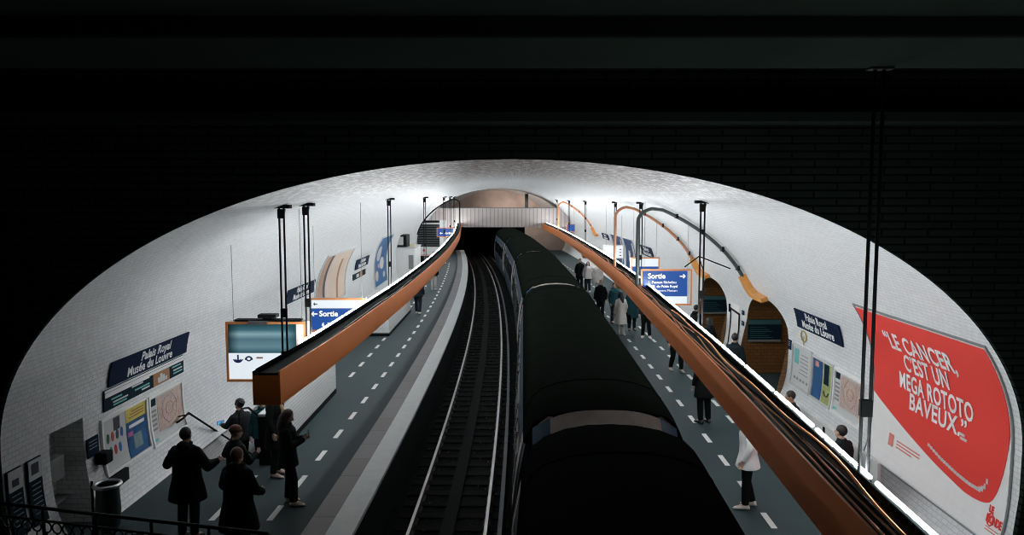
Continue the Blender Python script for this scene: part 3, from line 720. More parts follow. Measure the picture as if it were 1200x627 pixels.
# ------------------------------------------------------------------ hanging signs
def rod_up(t, x, y, z0, m=None):
    q = (x - cV(y)) / AX; z1 = 1.8 + bV(y) * math.sqrt(1 - q * q); MB().tube([(x, y, z0), (x, y, z1)], .006, 6).build('hanger', m or M_GREY, t)
def sign(label, x0, x1, y, z0, z1, panels, frame=M_SIGNORANGE, depth=.2, rods=True, cat='sign', name='hanging_sign'):
    """panels: (x0, x1, z0, z1, material) fractions of the face"""
    t = thing(name, label, cat, ((x0 + x1) / 2, y, z0))
    MB().box(x0, x1, y + .012, y + depth, z0, z1).build('housing', M_PALE, t, bevel=.01)
    mb = MB(); e = .035
    mb.box(x0 - .005, x1 + .005, y - .01, y + .04, z1 - e, z1 + .01); mb.box(x0 - .005, x1 + .005, y - .01, y + .04, z0 - .01, z0 + e)
    mb.box(x0 - .005, x0 + e, y - .01, y + .04, z0 + e, z1 - e); mb.box(x1 - e, x1 + .005, y - .01, y + .04, z0 + e, z1 - e)
    mb.build('frame', frame, t)
    for nm, a, b, c, d, m in panels: MB().box(a, b, y - .001, y + .02, c, d).build(nm, m, t)
    if rods:
        for x in (x0 + .1, x1 - .1): rod_up(t, x, y + depth / 2, z1)
    return t
def arrow(t, x, y, z, s, ang, m):
    """a plain arrow of length 2s on the panel; ang 0 points right"""
    w = s * .2; pts = [(-s, -w), (.35*s, -w), (-.05*s, -.62*s), (.35*s, -.75*s), (s, 0), (.35*s, .75*s), (-.05*s, .62*s), (.35*s, w), (-s, w)]
    c, d = math.cos(ang), math.sin(ang); n = len(pts)
    q = [(x + a*c - b*d, z + a*d + b*c) for a, b in pts]
    MB().add([(a, y - .004, b) for a, b in q] + [(a, y + .004, b) for a, b in q], [tuple(range(n)), tuple(range(2*n - 1, n - 1, -1))] + [(i, (i+1) % n, n + (i+1) % n, n + i) for i in range(n)]).build('arrow', m, t)
# the big display box by the end of the left beam
y = 14.2
t = sign('large orange framed display box with dark glass over a lit white panel at left', -5.27, -3.80, y, 1.82, 2.92,
         [('dark_glass', -5.23, -3.98, 2.35, 2.885, M_BANDED), ('lit_panel', -5.23, -3.98, 1.86, 2.345, M_WHITEL), ('side_panel', -3.97, -3.83, 1.86, 2.885, mat('pale pink panel', (.70, .58, .52), .5))], depth=.26, name='display_box', cat='display')
MB().box(-5.12, -3.9, y + .02, y + .22, 2.935, 2.965).build('top_bar', M_DARK, t); MB().box(-4.85, -4.5, y - .03, y + .12, 2.87, 2.95).build('latch_plate', M_ALU, t)
cmr = MB().box(-4.68, -4.34, y + .0, y + .2, 3.0, 3.06); cmr.box(-4.6, -4.42, y + .06, y + .14, 2.96, 3.0); cmr.build('camera_unit', M_DARK, t)
def arc_mark(x, z, r, a0, a1, w, m):
    n = 12; vs = []
    for i in range(n + 1):
        a = a0 + (a1 - a0) * i / n
        for rr in (r - w, r + w):
            for d in (-.004, .004): vs.append((x + rr*math.cos(a), y - .003 + d, z + rr*math.sin(a)))
    fs = []
    for i in range(n): q = 4*i; fs += [(q, q+2, q+6, q+4), (q+1, q+5, q+7, q+3), (q, q+4, q+5, q+1), (q+2, q+3, q+7, q+6)]
    MB().add(vs, fs).build('symbol', m, t)
arc_mark(-5.06, 2.26, .085, PI * 1.1, PI * 1.9, .012, M_INKBLUE); arrow(t, -5.06, y, 2.24, .075, -PI/2, M_INKBLUE)
arc_mark(-4.86, 2.22, .06, 0, PI, .014, M_INKBLUE); arc_mark(-4.86, 2.25, .045, PI, 2*PI, .012, M_INKBLUE)
MB().box(-4.72, -4.60, y - .006, y, 2.245, 2.275).build('symbol', M_REDPALE, t)
# sortie, left
y = 19.0
t = sign('lit blue Sortie sign with left arrow under a white strip, over the left platform', -4.97, -3.60, y, 1.93, 2.74,
         [('white_strip', -4.94, -3.63, 2.50, 2.71, M_WHITEL), ('blue_panel', -4.94, -3.63, 1.96, 2.495, M_BLUEL)])
arrow(t, -4.86, y - .003, 2.36, .08, PI, M_TXTL); flat_text('Sortie', -4.51, y - .003, 2.36, .19, M_TXTL, t, bold=.006)
flat_text('6  7', -4.58, y - .003, 2.09, .13, M_TXTL, t, bold=.006); arrow(t, -4.83, y - .003, 2.605, .05, PI, M_INK)
# sortie, right
y = 22.0
t = sign('large lit blue Sortie sign with right arrow and small lines, over the right platform', 3.66, 5.10, y, 2.17, 3.18,
         [('blue_panel', 3.70, 4.97, 2.42, 3.145, M_BLUEL), ('white_strip', 3.70, 4.97, 2.21, 2.41, M_WHITEL)])
flat_text('Sortie', 4.10, y - .003, 2.99, .205, M_TXTL, t, bold=.006); arrow(t, 4.84, y - .003, 2.99, .085, 0, M_TXTL)
flat_text('1  Passage Richelieu', 3.86, y - .003, 2.815, .10, M_TXTL, t, align='LEFT', bold=.002)
flat_text('Pl. du Palais Royal', 3.98, y - .003, 2.70, .10, M_TXTL, t, align='LEFT', bold=.003)
flat_text('Monument Mansart', 3.98, y - .003, 2.58, .09, M_TXTL, t, align='LEFT')
mb = MB(); mb.tube([(4.9, y + .05, 3.25), (5.3, y + .05, 3.55), (6.2, y + .05, 3.2)], .02, 6); mb.tube([(5.3, y + .05, 3.55), (5.45, y + .05, 3.1)], .015, 6); mb.build('stay_bracket', M_DARK, t)
# the further ones
y = 28.5
t = sign('lit white and blue sign behind the right Sortie sign', 4.36, 5.40, y, 2.2, 3.02, [('white_strip', 4.39, 5.37, 2.70, 2.99, M_WHITEL), ('blue_panel', 4.39, 5.37, 2.23, 2.69, M_BLUEL)])
y = 52
t = sign('small lit blue sign near the far end of the left platform', -5.02, -3.86, y, 2.62, 3.22, [('blue_panel', -4.98, -3.9, 2.66, 3.18, M_BLUEL)], depth=.15)
flat_text('Sortie', -4.25, y - .003, 2.86, .2, M_TXTL, t, bold=.008); arrow(t, -4.72, y - .003, 2.86, .1, PI, M_TXTL)
y = 60
t = sign('small lit blue sign far along the right platform', 4.2, 4.85, y, 2.6, 3.2, [('blue_panel', 4.24, 4.81, 2.64, 3.16, M_BLUEL)], depth=.15)
y = 38
t = sign('lit white notice box with dark marks above the middle of the right platform', 4.50, 5.45, y, 2.25, 2.9, [('white_panel', 4.54, 5.41, 2.29, 2.86, M_WHITEL)], frame=M_PALE)
for i in range(2):
    for j in range(3): MB().box(4.98 + .26*i, 5.08 + .26*i, y - .006, y, 2.38 + .15*j, 2.42 + .15*j).build('mark', M_INK, t)

# ------------------------------------------------------------------ wall plates and posters
def plate(label, side, ya, yb, z0, z1, lines, size, m=M_NAVY, off=.015, bold=.004):
    lo, hi = min(ya, yb), max(ya, yb); t = thing('name_plate', label, 'name plate', tuple(WP(side, (ya + yb) / 2, z0)))
    patch(MB(), side, lo, hi, z0, z1, off, .025).build('enamel_panel', m, t)
    for s, dy, zc in lines: wall_text(side, s, (lo + hi) / 2 + dy, zc, size, M_TXT, t, off=off + .028, bold=bold, xs=1.0, spacing=1.06)
    return t
plate('navy name plate reading Palais Royal Musée du Louvre on the near left wall', -1, 12.85, 15.9, 2.03, 2.46, [('Palais Royal', .12, 2.345), ('Musée du Louvre', -.05, 2.15)], .235)
plate('navy Palais Royal Musée du Louvre name plate left of the red poster', 1, 15.98, 18.62, 2.12, 2.57, [('Palais Royal', 0, 2.45), ('Musée du Louvre', 0, 2.25)], .25)
plate('name plate on the left wall behind the two nearest poles', -1, 22.9, 26.1, 2.05, 2.48, [('Palais Royal', 0, 2.37), ('Musée du Louvre', 0, 2.17)], .25)
plate('small distant name plate on the left wall between the beige poster and the blue poster', -1, 33.2, 36.4, 2.12, 2.55, [('Palais Royal', 0, 2.44), ('Musée du Louvre', 0, 2.24)], .25)
plate('small distant name plate on the right wall just above the white and blue sign', 1, 37.2, 40.2, 2.3, 2.82, [('Palais Royal', 0, 2.68), ('Musée du Louvre', 0, 2.45)], .27)
plate('tiny name plate on the far right wall beyond the blue poster', 1, 51.6, 54.4, 2.4, 2.8, [('Palais Royal', 0, 2.68), ('Musée du Louvre', 0, 2.5)], .2)
def band(label, side, ya, yb, z0, z1, parts, text=()):
    t = thing('direction_board', label, 'board', tuple(WP(side, (ya + yb) / 2, z0)))
    patch(MB(), side, ya, yb, z0, z1, .012, .02).build('board_panel', M_TEALD, t)
    for nm, a, b, c, d, m in parts: patch(MB(), side, a, b, c, d, .034, .006).build(nm, m, t)
    for s, yc, zc, sz in text: wall_text(side, s, yc, zc, sz, M_TXT, t, off=.044, bold=.003)
    return t
b = band('dark direction strip with white top line and brown square under the near left name plate', -1, 12.72, 15.78, 1.64, 2.0,
     [('white_line', 12.74, 15.76, 1.955, 1.995, M_WHITE), ('white_band', 12.75, 14.3, 1.865, 1.945, M_WHITE), ('teal_label', 13.0, 13.5, 1.88, 1.93, M_LGREEN), ('white_band', 14.3, 15.76, 1.89, 1.945, M_WHITE), ('brown_square', 14.45, 15.12, 1.645, 1.885, M_BROWN)])
for i, (a, c, z) in enumerate(((12.95, 13.3, 1.80), (13.0, 13.5, 1.74), (13.0, 13.45, 1.69), (13.65, 14.05, 1.84), (13.75, 14.3, 1.76), (14.0, 14.3, 1.71), (15.25, 15.65, 1.84), (15.3, 15.7, 1.77), (15.3, 15.7, 1.71))):
    patch(MB(), -1, a, c, z - .014, z + .014, .034, .004, ny=1, nz=1).build('text_line', M_PALE if i % 2 else M_LGREEN, b)
for dy, hh in ((.0, .10), (.10, .16), (.2, .12), (.3, .07)): patch(MB(), -1, 14.62 + dy, 14.71 + dy, 1.68, 1.68 + hh, .04, .005, ny=1, nz=1).build('pictogram', M_PALE, b)
b = band('small distant direction strip under the small left name plate', -1, 32.9, 35.9, 1.7, 1.95, [('white_band', 33.6, 34.2, 1.75, 1.9, M_PALE), ('brown_square', 34.4, 35.0, 1.72, 1.93, M_BROWN)])
def case(label, side, ya, yb, z0, z1, frame=M_WHITE, nm='poster_case', depth=.03, e=.045):
    t = thing(nm, label, 'poster case', tuple(WP(side, (ya + yb) / 2, z0))); mb = MB()
    patch(mb, side, ya, yb, z0, z0 + e, .0, depth + .02, nz=1); patch(mb, side, ya, yb, z1 - e, z1, .0, depth + .02, nz=1)
    patch(mb, side, ya, ya + e, z0 + e, z1 - e, .0, depth + .02, ny=1); patch(mb, side, yb - e, yb, z0 + e, z1 - e, .0, depth + .02, ny=1)
    mb.build('frame', frame, t); return t
def sheet(t, side, ya, yb, z0, z1, m, nm='poster', off=.012, th=.006, **k): return patch(MB(), side, ya, yb, z0, z1, off, th, **k).build(nm, m, t)
# left pair of cases
t = case('poster case with an icon notice and a yellow topped blue poster, near left wall', -1, 12.6, 14.18, .56, 1.54)
sheet(t, -1, 12.65, 13.4, .61, 1.49, M_PALE, 'notice_sheet')
sheet(t, -1, 13.42, 14.13, .61, 1.24, M_BLUEP); sheet(t, -1, 13.42, 14.13, 1.24, 1.49, M_YEL, 'yellow_header')
sheet(t, -1, 13.0, 13.2, 1.24, 1.46, M_INK, 'dark_label', .02, .004)
cols = [(.03, .10, .05), (.45, .07, .05), (.03, .06, .10), (.03, .10, .35), (.03, .16, .16), (.45, .05, .05), (.03, .14, .42)]
for i, c in enumerate(cols):
    r, k = divmod(i, 4); yc = 12.80 + .15 * k + (.06 if r else 0); zc = 1.16 - .24 * r; mm = mat('icon ink %d' % i, c, .5, noise=0)
    patch(MB(), -1, yc - .045, yc + .045, 0, 0, .02, .005, ny=8, nz=2, zf=lambda y, yc=yc, zc=zc: (zc - .085 * math.sqrt(max(0, 1 - ((y - yc) / .0451) ** 2)), zc + .085 * math.sqrt(max(0, 1 - ((y - yc) / .0451) ** 2)))).build('icon', mm, t)
for i in range(3): sheet(t, -1, 13.52 + .05*i, 14.05, 1.30 + .05*i, 1.32 + .05*i, M_BROWN, 'text_line', .02, .003, ny=1, nz=1)
sheet(t, -1, 13.5, 14.05, 1.12, 1.18, M_WHITE, 'text_line', .02, .003); sheet(t, -1, 13.45, 13.62, .98, 1.06, mat('pink spot', (.5, .1, .3), .5), 'pink_spot', .02, .003)
sheet(t, -1, 13.62, 13.92, .72, .98, mat('pale figure print', (.16, .24, .25), .5, noise=.6, scale=14), 'printed_figure', .02, .003)
def map_case(label, side, ya, yb, z0, z1):
    t = case(label, side, ya, yb, z0, z1); f = lambda a: ya + a * (yb - ya) if side < 0 else yb - a * (yb - ya)
    def sh(a, b, c, d, m, nm, off=.012): p, q = sorted((f(a), f(b))); return sheet(t, side, p, q, z0 + c * (z1 - z0), z0 + d * (z1 - z0), m, nm, off, .005)
    sh(.03, .97, .05, .95, M_PALE, 'sheet'); sh(.24, .96, .22, .90, M_MAP, 'map_print', .018); sh(.05, .2, .78, .92, M_TEALD, 'logo_square', .02)
    for i in range(5): sh(.05, .2, .3 + .09*i, .34 + .09*i, M_GREY, 'legend_line', .02)
    sh(.05, .16, .08, .14, M_LGREEN, 'legend_square', .02)
    yc, zc = f(.58), z0 + .58 * (z1 - z0); w = abs(yb - ya)
    for rx, rz, m in ((.22, .27, M_GREY), (.11, .12, M_BROWN)):
        pts = [WP(side, yc + rx * w * (1 + .1 * math.sin(3 * k)) * math.cos(2*PI*k/28), zc + rz * (z1 - z0) * (1 + .08 * math.cos(5 * k)) * math.sin(2*PI*k/28), .026) for k in range(28)]; pts.append(pts[0])
        MB().tube(pts, .0045, 4).build('map_ring', m, t)
    return t
map_case('white framed street map on the near left wall, right of the blue poster', -1, 14.24, 15.68, .52, 1.5)
# right three
t = case('framed timetable notice on the right wall next to the nearer archway', 1, 17.72, 19.0, .63, 1.66, frame=M_PALE)
sheet(t, 1, 17.78, 18.94, .68, 1.61, M_PALE, 'notice_sheet'); sheet(t, 1, 18.55, 18.85, 1.2, 1.56, M_LGREEN, 'green_block', .02, .004)
for i in range(6): sheet(t, 1, 17.95, 18.5 - .05 * (i % 3), 1.0 + .09 * i, 1.02 + .09 * i, M_GREY, 'text_line', .02, .003, ny=1, nz=1)
for i in range(5): sheet(t, 1, 17.9 + .2*i, 18.0 + .2*i, .82, .88, M_GREY, 'icon', .02, .003, ny=1, nz=1)
t = case('case with a blue poster and a yellow green poster on the right wall', 1, 16.48, 17.68, .64, 1.62, frame=M_PALE)
sheet(t, 1, 17.12, 17.62, .69, 1.57, M_BLUEP, 'poster'); sheet(t, 1, 16.54, 17.04, .69, 1.57, mat('yellow green poster print', (.30, .34, .12), .5, noise=.7, scale=5), 'poster')
sheet(t, 1, 17.3, 17.5, 1.40, 1.52, M_REDPALE, 'red_spot', .02, .004); sheet(t, 1, 16.72, 16.98, 1.1, 1.55, M_TEALD, 'dark_figure', .02, .004)
MB().tube([WP(1, 16.80 + .12 * math.cos(a), .95 + .1 * math.sin(a), .024) for a in [PI + PI * k / 10 for k in range(11)]], .014, 5).build('printed_curve', M_INK, t)
map_case('framed street map on the right wall between the posters and the dark pole', 1, 15.0, 16.42, .64, 1.6)
o = MB(); MB_ring = [WP(1, 18.28 + .17 * math.cos(2*PI*k/24), 1.93 + .13 * math.sin(2*PI*k/24), .02) for k in range(25)]
t = thing('round_emblem', 'small round yellow ring emblem on the right wall under the name plate', 'emblem', tuple(WP(1, 18.28, 1.9)))
MB().tube(MB_ring, .016, 6).build('ring', mat('mustard enamel', (.42, .34, .12), .5), t); MB().tube([WP(1, 18.28, 1.72, .02), WP(1, 18.28, 1.93, .02)], .012, 6).build('stroke', mat('mustard enamel', (.4, .3, .1), .5), t)
def small_sign(label, side, ya, yb, z0, z1, m=M_NAVY):
    t = thing('small_sign', label, 'sign', tuple(WP(side, (ya + yb) / 2, z0))); patch(MB(), side, ya, yb, z0, z1, .012, .02).build('sign_plate', m, t)
    for i in range(3): patch(MB(), side, ya + .05, yb - .05, z0 + (z1 - z0) * (.42 + .18 * i), z0 + (z1 - z0) * (.47 + .18 * i), .033, .004, ny=1, nz=1).build('text_line', M_GREY, t)
small_sign('small dark blue sign on the left wall between the niche and the posters', -1, 12.14 + .03, 12.5, 1.03, 1.34)
small_sign('narrow dark sign on the right wall at the edge of the nearer archway', 1, 19.1, 19.33, 1.44, 1.68)
for yc, zc in ((23.12, 1.70), (23.12, 1.38)): small_sign('%s of two little blue plates beside the nearer archway' % ('upper' if zc > 1.5 else 'lower'), 1, yc, yc + .22, zc, zc + .13)
o = MB().box(-6.79, -6.6, 12.36, 12.6, .86, 1.06).build('call_box', M_DARK, bevel=.03); tag(o, 'small dark rounded box fixed to the left wall beside the notice poster', 'box')
t = thing('wall_hatch', 'dark low hatch in the left wall below the near poster case, behind the bin', 'hatch', tuple(WP(-1, 12.9, 0)))
MB().box(-6.95, -6.66, 12.66, 13.2, 0, .54).build('hatch_panel', mat('hatch black', (.012, .015, .015), .7, spec=.1), t)
# info panels at the left rim and the box inside the niche
def info(label, ya, yb):
    t = thing('info_panel', label, 'information panel', tuple(WP(-1, (ya + yb) / 2, .68)))
    patch(MB(), -1, ya, yb, .55, 1.5, .01, .03).build('panel', M_TEALD, t); patch(MB(), -1, ya + .01, yb - .01, 1.2, 1.49, .04, .005).build('white_header', M_PALE, t)
    for i in range(7): patch(MB(), -1, ya + .06, yb - .05, 1.12 - .07 * i, 1.135 - .07 * i, .041, .003, ny=1, nz=1).build('text_line', M_GREY, t)
    return t
t = info('dark information panel with white header at the left rim, nearer of the pair', 10.24, 10.55)
patch(MB(), -1, 10.32, 10.46, 1.26, 1.36, .046, .004).build('printed_mark', M_INK, t)
t = info('dark information panel with white header beside the niche, further of the pair', 10.67, 10.98)
patch(MB(), -1, 10.74, 10.9, 1.28, 1.44, .046, .004).build('printed_mark', M_INK, t)
t = thing('meter_box', 'pale grey metal box with a conduit fixed inside the left wall niche', 'box', (-7.2, 11.72, .4))
MB().box(-7.3, -7.02, 11.55, 11.92, .84, 1.2).build('cabinet', M_GREY, t, bevel=.015); MB().tube([(-7.2, 11.72, .84), (-7.2, 11.72, .1)], .03).build('conduit', M_PALE, t); MB().box(-7.3, -7.1, 11.26, 12.12, .42, .47).build('shelf_rail', M_GREY, t)
t = thing('fire_extinguisher', 'dark red extinguisher standing low in the left wall niche', 'extinguisher', (-7.08, 11.45, 0))
MB().tube([(-7.08, 11.45, 0), (-7.08, 11.45, .42), (-7.08, 11.45, .5), (-7.08, 11.45, .54)], [.075, .075, .04, .02], 14).build('cylinder', mat('dull red', (.20, .03, .025), .5), t); MB().box(-7.12, -7.04, 11.42, 11.5, .54, .59).build('valve', M_DARK, t)
# bin
bx, by = -6.25, 11.7
t = thing('litter_bin', 'round litter bin with a chrome ring and dark bag by the left wall', 'bin', (bx, by, 0))
MB().disc_ring((bx, by, .79), .185, .032).build('chrome_ring', M_ALU, t, smooth=True)
R = [[(bx + r * (1 + .03 * (k % 2)) * math.cos(2*PI*k/24), by + r * (1 + .03 * (k % 2)) * math.sin(2*PI*k/24), z) for k in range(24)] for z, r in ((.79, .17), (.72, .165), (.4, .18), (.14, .16), (.04, .08))]
MB().rings(R, cap=False).add([Vector(p) for p in R[-1]], [tuple(range(24))]).build('bag', mat('dark green bag', (.02, .03, .028), .3), t, smooth=True)
MB().tube([(bx - .24, by, 0), (bx - .24, by, .84)], .02).tube([(bx - .24, by, .78), (bx - .18, by, .78)], .02).build('stand', M_DARK, t)
# beige and blue 4x3 posters, far left; blue pair far right
t = case('large beige poster with a brown band on the left wall above the Sortie sign', -1, 26.5, 31.2, 1.3, 3.25, frame=M_PALE)
sheet(t, -1, 26.55, 31.15, 1.35, 3.2, M_BEIGE); sheet(t, -1, 26.55, 27.4, 1.35, 3.2, mat('brown print', (.34, .20, .13), .5, noise=.6, scale=2), 'printed_scene', .02, .004); sheet(t, -1, 27.4, 27.75, 1.35, 3.2, M_INK, 'dark_stripe', .02, .004); sheet(t, -1, 29.6, 29.9, 1.35, 2.9, M_BROWN, 'brown_stripe', .02, .004)
t = case('large blue poster with pale shapes on the far left wall', -1, 38.4, 42.6, .7, 3.28, frame=M_PALE)
M_CYAN = mat('poster cyan blue', (.012, .10, .26), .45, noise=.2, scale=1)
sheet(t, -1, 38.45, 42.55, .75, 3.23, M_CYAN)
for a, b, c, d, m in ((39.0, 40.3, 2.0, 2.75, M_PALE), (40.2, 41.6, 1.5, 2.1, M_PALE), (39.6, 40.1, 1.62, 1.85, M_REDPALE), (38.8, 39.7, 1.0, 1.5, M_BEIGE), (41.2, 42.0, 1.0, 1.3, M_PALE)):
    yc, zc, ry, rz = (a + b) / 2, (c + d) / 2, (b - a) / 2, (d - c) / 2
    patch(MB(), -1, a, b, 0, 0, .02, .004, ny=12, nz=4, zf=lambda y: (zc - rz * math.sqrt(max(0, 1 - ((y - yc) / ry) ** 2)) - .01, zc + rz * math.sqrt(max(0, 1 - ((y - yc) / ry) ** 2)) + .01)).build('printed_shape', m, t)
for k, (a, b) in enumerate(((42.3, 45.6), (46.2, 50.2))):
    t = case(('nearer' if k == 0 else 'further') + ' of two dark blue posters side by side on the far right wall', 1, a, b, .8, 2.95, frame=M_PALE); sheet(t, 1, a + .05, b - .05, .85, 2.9, mat('deep blue print', (.012, .045, .13), .45, noise=.3, scale=1.5))
    sheet(t, 1, a + .5, a + .9, 1.3, 2.7, M_PALE, 'pale_stripe', .02, .004); sheet(t, 1, b - 1.4, b - .9, 1.6, 2.2, M_BEIGE, 'printed_figure', .02, .004)
# red poster
t = case('huge white poster with a red speech shape and bold lettering on the near right wall', 1, 10.36, 14.62, .33, 3.22, frame=M_GREY, e=.024, depth=.004)
sheet(t, 1, 10.41, 14.57, .38, 3.17, M_WHITE, 'poster_sheet')
lowr = [(10.42, 1.95), (10.48, 1.6), (10.58, 1.22), (10.72, .93), (10.85, .84), (11.06, .80), (11.35, .79), (11.61, .82), (12.34, .94), (13.35, 1.18), (14.32, 1.47), (14.56, 1.56)]
def zlow(y): return max(.79, lerp(lowr, y))
patch(MB(), 1, 10.42, 14.56, 0, 0, .02, .006, ny=70, nz=24, zf=lambda y: (zlow(y), 3.165)).build('red_speech_shape', M_RED, t)
def ptext(s, yl, yr, z, capz, bold=.02):
    """fit a line of capitals between two points of the wall"""
    vs, fs = text_geo(s, 1.0, bold=bold, ext=.002, spacing=1.06); x0, x1 = min(v[0] for v in vs), max(v[0] for v in vs); h = .73
    k = (yl - yr) / (x1 - x0); zb = min(v[1] for v in vs if True)
    # refine so that vertices follow the curved wall
    mb = MB(); mb.add([WP(1, yl - (x - x0) * k, z + (yy / h) * capz, .036 + zz) for x, yy, zz in vs], fs); return mb.build('lettering', M_TXT, t)
ptext('“LE CANCER,', 13.80, 11.50, 2.70, .30); ptext('C’EST UN', 13.28, 11.88, 2.365, .30); ptext('MEGA ROTOTO', 13.53, 11.28, 2.01, .30); ptext('BAVEUX.”', 13.18, 11.45, 1.70, .29)
for i, (a, b) in enumerate(((11.66, 11.50), (11.62, 11.44))): patch(MB(), 1, b, a, 1.60 - .06*i, 1.64 - .06*i, .03, .004, ny=1, nz=1).build('small_print', M_PALE, t)
pts = [(12.52, 1.17), (12.1, 1.06), (11.63, .985), (11.3, .955), (11.05, .96), (10.93, 1.02), (10.84, 1.2)]
for i in range(len(pts) - 1):
    (a, za), (b, zb) = pts[i], pts[i+1]; n = max(2, int(abs(a - b) / .075))
    for k in range(n):
        f0, f1 = k / n, (k + .78) / n; ya_, yb_ = a + (b - a) * f0, a + (b - a) * f1
        zz = za + (zb - za) * (f0 + f1) / 2; hh = .05 if i < 4 else .075
        patch(MB(), 1, min(ya_, yb_), max(ya_, yb_) + .01, zz - hh / 2, zz + hh / 2, .03, .004, ny=1, nz=1).build('small_lettering', M_PALE, t)
M_LOGO = mat('pale red print', (.60, .20, .16), .5, noise=.2)
patch(MB(), 1, 13.66, 13.84, .74, .96, .02, .005).build('logo_block', M_LOGO, t)
for i in range(3): patch(MB(), 1, 12.75 + .25 * (i == 2), 13.55, .88 - .055*i, .905 - .055*i, .02, .004, nz=1).build('logo_line', M_LOGO, t)
wall_text(1, 'MONDE', 10.60, .66, .155, M_RED, t, off=.024, bold=.008, xs=.62); wall_text(1, 'LE', 10.70, .80, .13, M_RED, t, off=.024, bold=.008, xs=.8)
MB().tube([WP(1, 10.68 + .07 * math.cos(2*PI*k/16), .66 + .085 * math.sin(2*PI*k/16), .025) for k in range(17)], .011, 5).build('logo_ring', M_RED, t)
for i in range(2): patch(MB(), 1, 10.45, 10.75, .54 - .04*i, .555 - .04*i, .02, .004, nz=1, ny=1).build('logo_line', M_LOGO, t)

M_BOARDH = mat('dull teal print', (.03, .10, .11), .5)
# boards inside the corridors, door between the arches
for y, lab in ((22.82, 'dark information board with pale green header inside the nearer archway'), (28.42, 'dark information board with pale green header inside the further archway')):
    t = thing('corridor_board', lab, 'board', (7.45, y, .95)); MB().box(6.98, 7.95, y - .03, y + .03, .95, 1.62).build('board_panel', M_TEALD, t); MB().box(6.98, 7.95, y - .036, y - .03, 1.48, 1.62).build('header_strip', M_BOARDH, t)
    for i in range(6): MB().box(7.03, 7.7 - .1 * (i % 3), y - .035, y - .03, 1.08 + .06*i, 1.095 + .06*i).build('text_line', M_BOARDH, t)
    MB().box(6.98, 7.95, y - .035, y - .03, .96, 1.03).build('footer_strip', M_GREY, t)
t = struct(bpy.data.objects.new('door_1', None)); C.objects.link(t); t.location = tuple(WP(1, 24.0, 0))
patch(MB(), 1, 23.62, 24.5, .02, 1.9, .004, .012).build('door_leaf', M_WHITE, t)
mb = MB(); mb.tube([WP(1, 23.6, z, .03) for z in (0, .6, 1.2, 1.66)], .02, 6); mb.tube([WP(1, 24.52, z, .03) for z in (0, .6, 1.2, 1.72)], .02, 6); mb.tube([WP(1, 23.6, 1.66, .03), WP(1, 24.6, 1.72, .03)], .03, 6); mb.tube([WP(1, 24.56, 1.6, .06), WP(1, 24.56, 1.86, .06)], .03, 6)
mb.build('door_frame', M_DARK, t)

# ------------------------------------------------------------------ far left end: stairs front, enclosure, louvres
t = thing('louvre_screen', 'dark louvred screen in a white frame across the far left platform', 'screen', (-6.7, 62, 0))
mb = MB(); mb.box(-7.6, -5.75, 62, 62.1, 1.35, 3.1); mb.build('back_plate', M_DARK, t)
for i in range(9): MB().box(-7.55, -5.8, 61.93, 62.0, 1.42 + .185*i, 1.52 + .185*i).build('louvre', mat('dark grey louvre', (.05, .055, .058), .5), t)
MB().box(-5.75, -5.25, 61.9, 62.15, 0, 3.45).build('frame_post', M_WHITE, t); MB().box(-7.8, -7.62, 61.9, 62.15, 0, 3.3).build('frame_post', M_WHITE, t)
MB().box(-7.7, -5.75, 61.9, 62.1, 3.25, 3.42).build('head_bar', M_DARK, t); MB().box(-7.7, -5.75, 61.95, 62.1, 3.1, 3.25).build('head_panel', M_PALE, t); MB().box(-7.7, -5.75, 62.0, 62.1, 0, .6).build('base_panel', M_DARK, t)
MB().box(-7.75, -5.75, 61.92, 62.0, .6, 1.32).build('white_board', M_WHITE, t); MB().ell((-7.0, 61.9, 1.05), (.1, .02, .1)).build('red_dot', M_RED, t); MB().box(-7.7, -5.8, 61.9, 61.92, .62, .7).build('red_line', M_REDPALE, t)
t = thing('stair_kiosk', 'white boxed enclosure by the left wall beyond the blue poster', 'enclosure', (-6.6, 48.5, 0))
MB().box(-7.1, -5.9, 47.2, 50.2, 0, 2.15).build('shell', M_WHITE, t, bevel=.03); MB().box(-6.28, -5.98, 47.17, 47.2, .9, 1.75).build('vent', M_GREY, t); MB().box(-7.15, -5.85, 47.15, 50.25, 2.15, 2.22).build('cap', M_PALE, t)
t = thing('wall_machine', 'dark machine with a pale panel mounted on the left wall above the white enclosure', 'machine', (-6.95, 48, 2.22))
MB().box(-7.2, -6.4, 47.3, 48.8, 2.222, 2.95).build('machine_case', M_DARK, t, bevel=.02); MB().box(-6.95, -6.6, 47.25, 47.3, 2.35, 2.85).build('panel', M_PALE, t)
MB().box(-6.2, -5.9, 47.3, 47.6, 2.222, 2.45).build('lamp_housing', mat('cream plastic', (.6, .55, .4), .4), None); tag(bpy.data.objects['lamp_housing'], 'small cream box on top of the white enclosure on the far left', 'box')

